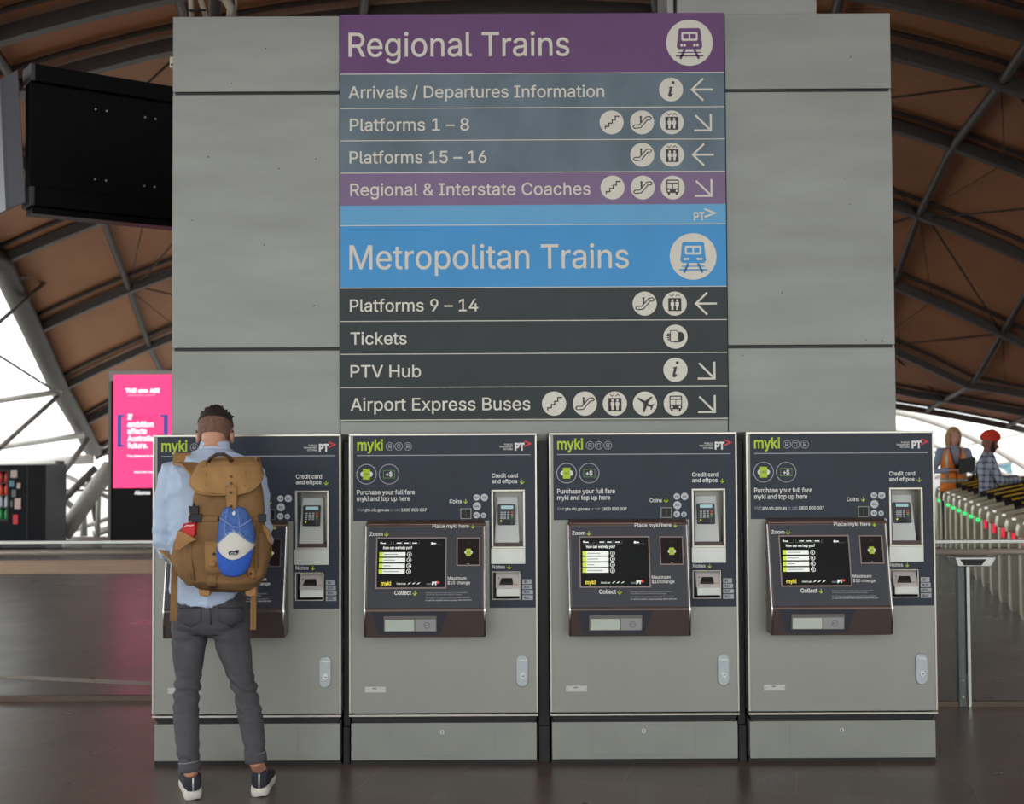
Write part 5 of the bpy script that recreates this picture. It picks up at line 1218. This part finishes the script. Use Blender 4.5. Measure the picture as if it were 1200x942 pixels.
slab(mb, f, [(-.022, .006), (-.012, .013), (0, .010), (.012, .016), (.024, .014), (.018, -.002), (.004, -.013), (-.010, -.014), (-.020, -.006)], -.004, .001, M('emblem_navy', (22,24,44), .6)); em_ = obj('emblem', mb, cap)
mb = MB(); stroke(mb, f, [(-.014, 0), (-.008, .006), (.006, .006), (.013, .001), (.004, -.007), (-.008, -.007)], .002, cwh, .0016, True); stroke(mb, f, [(-.008, -.001), (.008, .0)], .0025, cwh, .0016); obj('emblem_stitching', mb, em_)
ORG = Vector((0, 0, 0))
# ---- the two people beyond the gates
def body_far(t, c, yaw, H, sh, arms, mats, hp, hyaw, female=False):
    """t root, c ground point, H height; arms = [(elbow, wrist, fwd, back)] in local x right, y forward"""
    R = Matrix.Rotation(yaw, 3, 'Z'); C = Vector(c); k = H/1.75; ax = R @ Vector((1, 0, 0))
    P = lambda x, y, z: C+R @ Vector((x*k, y*k, z*k))
    rt = [(.80,.155,.10),(.90,.17,.115),(1.0,.155,.105),(1.1,.145,.10),(1.22,.165,.115),(1.32,.18,.115),(1.40,.165,.095),(1.45,.11,.075),(1.48,.065,.06)]
    rings = lambda g, i0=0, i1=9: [ell(P(0, .0, z), (a*sh+g)*k, (b+g)*k, ax) for z, a, b in rt[i0:i1]]
    S = [P(-.185*sh/1., 0, 1.385), P(.185*sh, 0, 1.385)]
    AR = []
    for i, (e, w_, fw, bk) in enumerate(arms): AR.append([S[i], S[i].lerp(P(*e), .5), P(*e), P(*e).lerp(P(*w_), .5), P(*w_)])
    LG = [[P(s*.09, 0, .86), P(s*.095, .01, .66), P(s*.10, .015, .48), P(s*.10, -.01, .3), P(s*.10, -.01, .09)] for s in (-1, 1)]
    hm = R @ Matrix.Rotation(hyaw, 3, 'Z') @ Matrix.Rotation(hp, 3, 'X'); HC_ = P(0, .035, 1.605)
    mb = MB(); mb.loft(rings(-.015), mats['skin']); mb.tube([P(0,-.01,1.44), P(0,.005,1.52), P(0,.02,1.59)], [.055*k,.052*k,.052*k], mats['skin'], 14)
    T = head(mb, HC_, hm, mats['skin'], k)
    for i, a in enumerate(AR):
        mb.tube(a, [.046*k,.04*k,.036*k,.032*k,.025*k], mats['skin'], 12); e, w_, fw, bk = arms[i]
        hand(mb, P(*w_), R @ Vector(fw), R @ Vector(bk), 1 if i == 0 else -1, mats['skin'], .7, .95*k)
    for a in LG: mb.tube(a+[a[-1]+R @ Vector((0, .01, -.05))], [.07*k,.06*k,.045*k,.045*k,.03*k,.03*k], mats['skin'], 10)
    obj('body', solid(mb, .0055, 3, name='body'), t); eyes(T, hm, t, k)
    mb = MB(); mb.loft(rings(0.002, 1), mats['shirt'])
    for i, a in enumerate(AR): mb.tube([P(0, 0, 1.38), a[0]], [.06*k, .066*k], mats['shirt'], 12, round_ends=True); mb.tube(a, [.062*k,.054*k,.05*k,.043*k,.036*k], mats['shirt'], 14)
    fn = lambda c: noise.noise(c*9)*.005
    sm = solid(mb, .008, 4, fn, 'shirt'); obj('shirt', sm, t)
    mb = MB(); mb.loft(rings(.004, 0, 3), mats['trousers'])
    for a in LG: mb.tube(a, [.095*k,.08*k,.064*k,.06*k,.055*k], mats['trousers'], 14)
    obj('trousers', solid(mb, .009, 4, fn, 'trousers'), t)
    for s in (-1, 1): shoe(t, P(s*.10, -.07, 0), yaw+s*-.12, mats['shoe'], mats['shoe'])
    return P, R, T, hm, k, sm, AR, rings
# woman in the orange vest
wc = at(1119, 640, 17.75); wc.z = 0
wom = thing('person', 'blond woman in orange high visibility vest looking down at a phone beyond the gates', 'person', wc); ORG = Vector(wc)
sk2 = M('skin_fair', (212,160,135), .5, 0, .05, 18)
P, R, T, hm, k, sm, AR, rings = body_far(wom, wc, math.radians(176), 1.80, .98, [((-.27,.02,1.12), (-.10,.23,1.16), (.75,.6,.12), (-.3,.3,1)), ((.27,.02,1.12), (.11,.21,1.14), (-.8,.5,.1), (.2,.3,1))],
    {'skin': sk2, 'shirt': M('shirt_grey_blue', (150,165,190), .8, 0, .08, 12), 'trousers': M('trousers_navy', (36,38,48), .8), 'shoe': blackm}, math.radians(-16), 0)
ov = M('vest_orange', (255,138,40), .7, 0, .05, 10, emit=0.0); sv = M('vest_silver', (190,188,180), .35, .3, .05); bl_h = M('hair_blond', (190,150,105), .6, 0, .2, 60, .4, 200)
vbv = BVHTree.FromPolygons([v.co+ORG for v in sm.vertices], [tuple(p.vertices) for p in sm.polygons])
mb = MB()
vr = [(.84,.185,.128),(.92,.185,.130),(1.02,.175,.122),(1.12,.168,.118),(1.22,.18,.128),(1.30,.183,.13),(1.36,.172,.122),(1.42,.148,.098),(1.452,.118,.083)]
ax_ = R @ Vector((1, 0, 0)); n_ = 40
def vring(z, a, b, g=0): return ell(P(0, 0, z), (a+g)*k, (b+g)*k, ax_, n_)
rr_ = [vring(*q) for q in vr]; vs = [p for r in rr_ for p in r]; fs = []
for i in range(len(rr_)-1):
    for j in range(n_):
        a_ = 2*math.pi*(j+.5)/n_; front = math.sin(a_) > 0; z = (vr[i][0]+vr[i+1][0])/2
        if front and z > 1.12 and abs(math.cos(a_)) < (z-1.12)*.9: continue
        if z > 1.28 and abs(math.cos(a_)) > .86: continue
        fs.append((i*n_+j, i*n_+(j+1) % n_, (i+1)*n_+(j+1) % n_, (i+1)*n_+j))
mb.add(vs, fs, ov, True); vest = obj('vest', mb, wom, solid_th=.006, label='orange vest with silver bands')
mb = MB(); q0_, q1_ = vring(.96,.18,.127,.006), vring(1.02,.176,.123,.006); mb.add(q0_+q1_, [(j, (j+1) % n_, n_+(j+1) % n_, n_+j) for j in range(n_)], sv, True); obj('reflective_band', mb, vest, solid_th=.003)
for s in (-1, 1):
    mb = MB(); pts = []
    for z, a, b in vr[2:]:
        cx = .62; pts.append(P(s*(a+.005)*cx*.98, (b+.007)*math.sqrt(1-.60**2.3)**1., z))
    side = R @ Vector((1, 0, 0)); L2 = [p+side*.024 for p in pts]+[p-side*.024 for p in reversed(pts)]; nn = len(pts)
    mb.add(L2, [(i, i+1, 2*nn-2-i, 2*nn-1-i) for i in range(nn-1)], sv, True); obj('reflective_band', mb, vest, solid_th=.003)
mb = MB(); mb.tube([P(0,.128,1.13), P(0,.133,1.0), P(0,.137,.85)], .006, blackm, 6); obj('zip', mb, vest)
# hair to the shoulders
def haircap(mb, T, hm, mat, k, zlow=-.2, grow=.012, length=True):
    rings = []
    for i in range(12):
        ph = math.radians(-5+94*i/11); ring = []
        for j in range(28):
            a = 2*math.pi*j/28; q = Vector((math.cos(a)*math.cos(ph)*(.0765+grow), math.sin(a)*math.cos(ph)*(.098+grow)-.016, math.sin(ph)*(.090+grow)+.032))
            if q.y > .055 and q.z < .082: q.y *= .8; q.z = .082-.0*(q.y)
            ring.append(T(*q))
        rings.append(ring)
    mb.loft(rings, mat)
mb = MB(); haircap(mb, T, hm, bl_h, k)
for j in range(26):
    a = math.radians(140+260*j/25); x = math.cos(a)*.082; y = math.sin(a)*.09-.015
    pts = [T(x*.9, y*.9, .06), T(x*1.08, y*1.05, .0), T(x*1.12, y*1.05, -.07), T(x*1.05, y*1.0, -.14-random.uniform(0,.03))]
    mb.tube(pts, [.018*k,.022*k,.02*k,.008*k], bl_h, 8)
obj('hair', mb, wom, label='blond shoulder length hair')
mb = MB(); mb.tube([P(-.07,.09,1.44), P(-.055,.125,1.32), P(-.02,.14,1.2), P(0,.145,1.13), P(.02,.14,1.2), P(.055,.125,1.32), P(.07,.09,1.44)], .009, M('lanyard_navy', (34,40,70), .7), 6); obj('lanyard', mb, wom)
ORG = Vector((0, 0, 0))
# her phone, folder and shoulder bag
c = P(0, .31, 1.185); ph = thing('mobile_phone', 'black phone held by the woman in the orange vest', 'phone', c); ORG = Vector(c)
fq = Fr(c, -ax_, Vector((0, 0, .75))+R @ Vector((0, .65, 0))); mb = MB(); slab(mb, fq, rrect(-.07, -.035, .07, .035, .01), -.005, .005, blackm); obj('phone_case', mb, ph)
mb = MB(); slab(mb, fq, rrect(-.06, -.03, .06, .03, .005), -.006, -.005, scrn); obj('phone_screen', mb, ph); ORG = Vector((0, 0, 0))
c = at(1133.5, 548, 17.36); fo = thing('document_folder', 'black folder under the arm of the woman in the orange vest', 'folder', c); ORG = Vector(c)
fq = Fr(c); mb = MB(); slab(mb, fq, [fq.pix(1125,538), fq.pix(1143.5,535.5), fq.pix(1142,552), fq.pix(1124,556)], -.03, 0, M('folder_black', (24,24,26), .5)); obj('folder_cover', mb, fo, bevel=.004)
mb = MB(); slab(mb, fq, [fq.pix(1125.5,539), fq.pix(1142.8,536.5), fq.pix(1141.5,551.5), fq.pix(1124.8,555)], -.026, -.022, white); obj('paper', mb, fo); ORG = Vector((0, 0, 0))
c = at(1138, 572, 17.7); sbg = thing('shoulder_bag', 'black shoulder bag at the hip of the woman in the orange vest', 'bag', c); ORG = Vector(c)
mb = MB(); mb.loft([ell(at(x, y, 17.7), a, b, p=2.6) for x, y, a, b in ((1133,583,.10,.05),(1135,578,.15,.07),(1138,570,.13,.07),(1140,563,.08,.05),(1140,561,.03,.03))], M('bag_black', (26,25,27), .6, 0, .1, 20)); obj('bag_pouch', mb, sbg)
mb = MB(); mb.tube([at(1140, 562, 17.7), at(1142, 550, 17.68), at(1139, 535, 17.68), at(1133, 529.5, 17.73)], .014, blackm, 8); obj('bag_strap', mb, sbg); ORG = Vector((0, 0, 0))

# man in the red turban
tc = at(1159, 640, 15.1); tc.z = 0
tur = thing('person', 'bearded man in red turban and checked shirt facing right, holding a phone', 'person', tc); ORG = Vector(tc)
def check_mat():
    m = M('checked_shirt', (165,172,190), .85, 0, .05, 10); nt = m.node_tree; N = nt.nodes; L = nt.links; b = N['Principled BSDF']
    tcd = N.new('ShaderNodeTexCoord'); cols = None; fac = []
    for sc, ax in ((16, 'X'), (13, 'Z'), (16, 'Y')):
        wv = N.new('ShaderNodeTexWave'); wv.bands_direction = ax; wv.inputs['Scale'].default_value = sc/6.28*2; wv.inputs['Distortion'].default_value = .6; L.new(tcd.outputs['Object'], wv.inputs[0])
        mr = N.new('ShaderNodeMapRange'); mr.inputs[1].default_value = .62; mr.inputs[2].default_value = .8; L.new(wv.outputs['Fac'], mr.inputs[0]); fac.append(mr)
    ad = N.new('ShaderNodeMath'); ad.operation = 'ADD'; L.new(fac[0].outputs[0], ad.inputs[0]); L.new(fac[1].outputs[0], ad.inputs[1])
    ml = N.new('ShaderNodeMath'); ml.operation = 'MULTIPLY'; ml.inputs[1].default_value = .5; L.new(ad.outputs[0], ml.inputs[0])
    mx = N.new('ShaderNodeMix'); mx.data_type = 'RGBA'; mx.inputs[6].default_value = lin((172,178,192))+(1,); mx.inputs[7].default_value = lin((62,70,98))+(1,)
    L.new(ml.outputs[0], mx.inputs[0]); L.new(mx.outputs[2], b.inputs['Base Color']); return m
sk3 = M('skin_brown', (140,92,68), .5, 0, .05, 18)
P, R, T, hm, k, sm, AR, rings = body_far(tur, tc, math.radians(-103), 1.72, 1.02, [((-.24,.10,1.13), (-.06,.36,1.16), (.3,.9,.1), (-.3,-.2,1)), ((.25,.12,1.12), (.07,.37,1.14), (-.3,.9,.1), (.3,-.2,1))],
    {'skin': sk3, 'shirt': check_mat(), 'trousers': M('trousers_dark', (48,48,56), .8), 'shoe': blackm}, math.radians(-20), math.radians(4))
tm = M('turban_red', (225,62,38), .8, 0, .1, 14, .2, 120)
mb = MB(); rings2 = []
for i in range(11):
    ph = math.radians(-24+112*i/10); ring = []
    for j in range(30):
        a = 2*math.pi*j/30; q = Vector((math.cos(a)*math.cos(ph)*.091, math.sin(a)*math.cos(ph)*.113-.018, math.sin(ph)*.106+.055)); q.z += .18*q.y+.006*math.sin(ph*14+q.x*30); ring.append(T(*q))
    rings2.append(ring)
mb.loft(rings2, tm); tu = obj('turban', mb, tur)
for i in range(5):
    mb = MB(); pts = []
    for j in range(21):
        a = math.pi*2*j/20; h = .045+.018*i; cz = math.sqrt(max(.05, 1-((h-.052)/.1)**2)); q = Vector((math.cos(a)*.092*cz, math.sin(a)*.114*cz-.018, h)); q.z += .2*q.y+.25*q.x*(1 if i % 2 else -1); pts.append(T(*q))
    mb.tube(pts, .008*k, tm, 8); obj('turban_fold', mb, tu)
bdm = M('beard_black', (30,24,22), .8, 0, .2, 60, .5, 200)
mb = MB(); mb.ball(T(0,.05,-.098), (.05*k,.045*k,.04*k), bdm, 16, hm, 8)
for s in (-1, 1): mb.tube([T(s*.072,.02,-.0), T(s*.07,.03,-.05), T(s*.045,.055,-.095)], [.014*k,.02*k,.026*k], bdm, 10, round_ends=True); mb.tube([T(0,.102,-.05), T(s*.03,.09,-.06), T(s*.04,.075,-.085)], [.006,.007,.01], bdm, 8, round_ends=True)
obj('beard', mb, tur)
mb = MB(); mb.tube([P(-.12,-.11,1.15), P(-.14,-.10,1.33), P(-.13,-.02,1.44), P(-.125,.08,1.40), P(-.12,.12,1.25)], .016, blackm, 8); obj('strap', mb, tur)
ORG = Vector((0, 0, 0))
c = P(0, .51, 1.185); ph = thing('mobile_phone', 'pale phone held out by the man in the red turban', 'phone', c); ORG = Vector(c)
fq = Fr(c, R @ Vector((1, 0, 0)), Vector((0, 0, .6))+R @ Vector((0, .8, 0))); mb = MB(); slab(mb, fq, rrect(-.036, -.075, .036, .075, .01), -.005, .005, M('phone_pale', (150,170,195), .3)); obj('phone_case', mb, ph)
mb = MB(); slab(mb, fq, rrect(-.03, -.065, .03, .065, .005), .005, .006, scrn); obj('phone_screen', mb, ph); ORG = Vector((0, 0, 0))
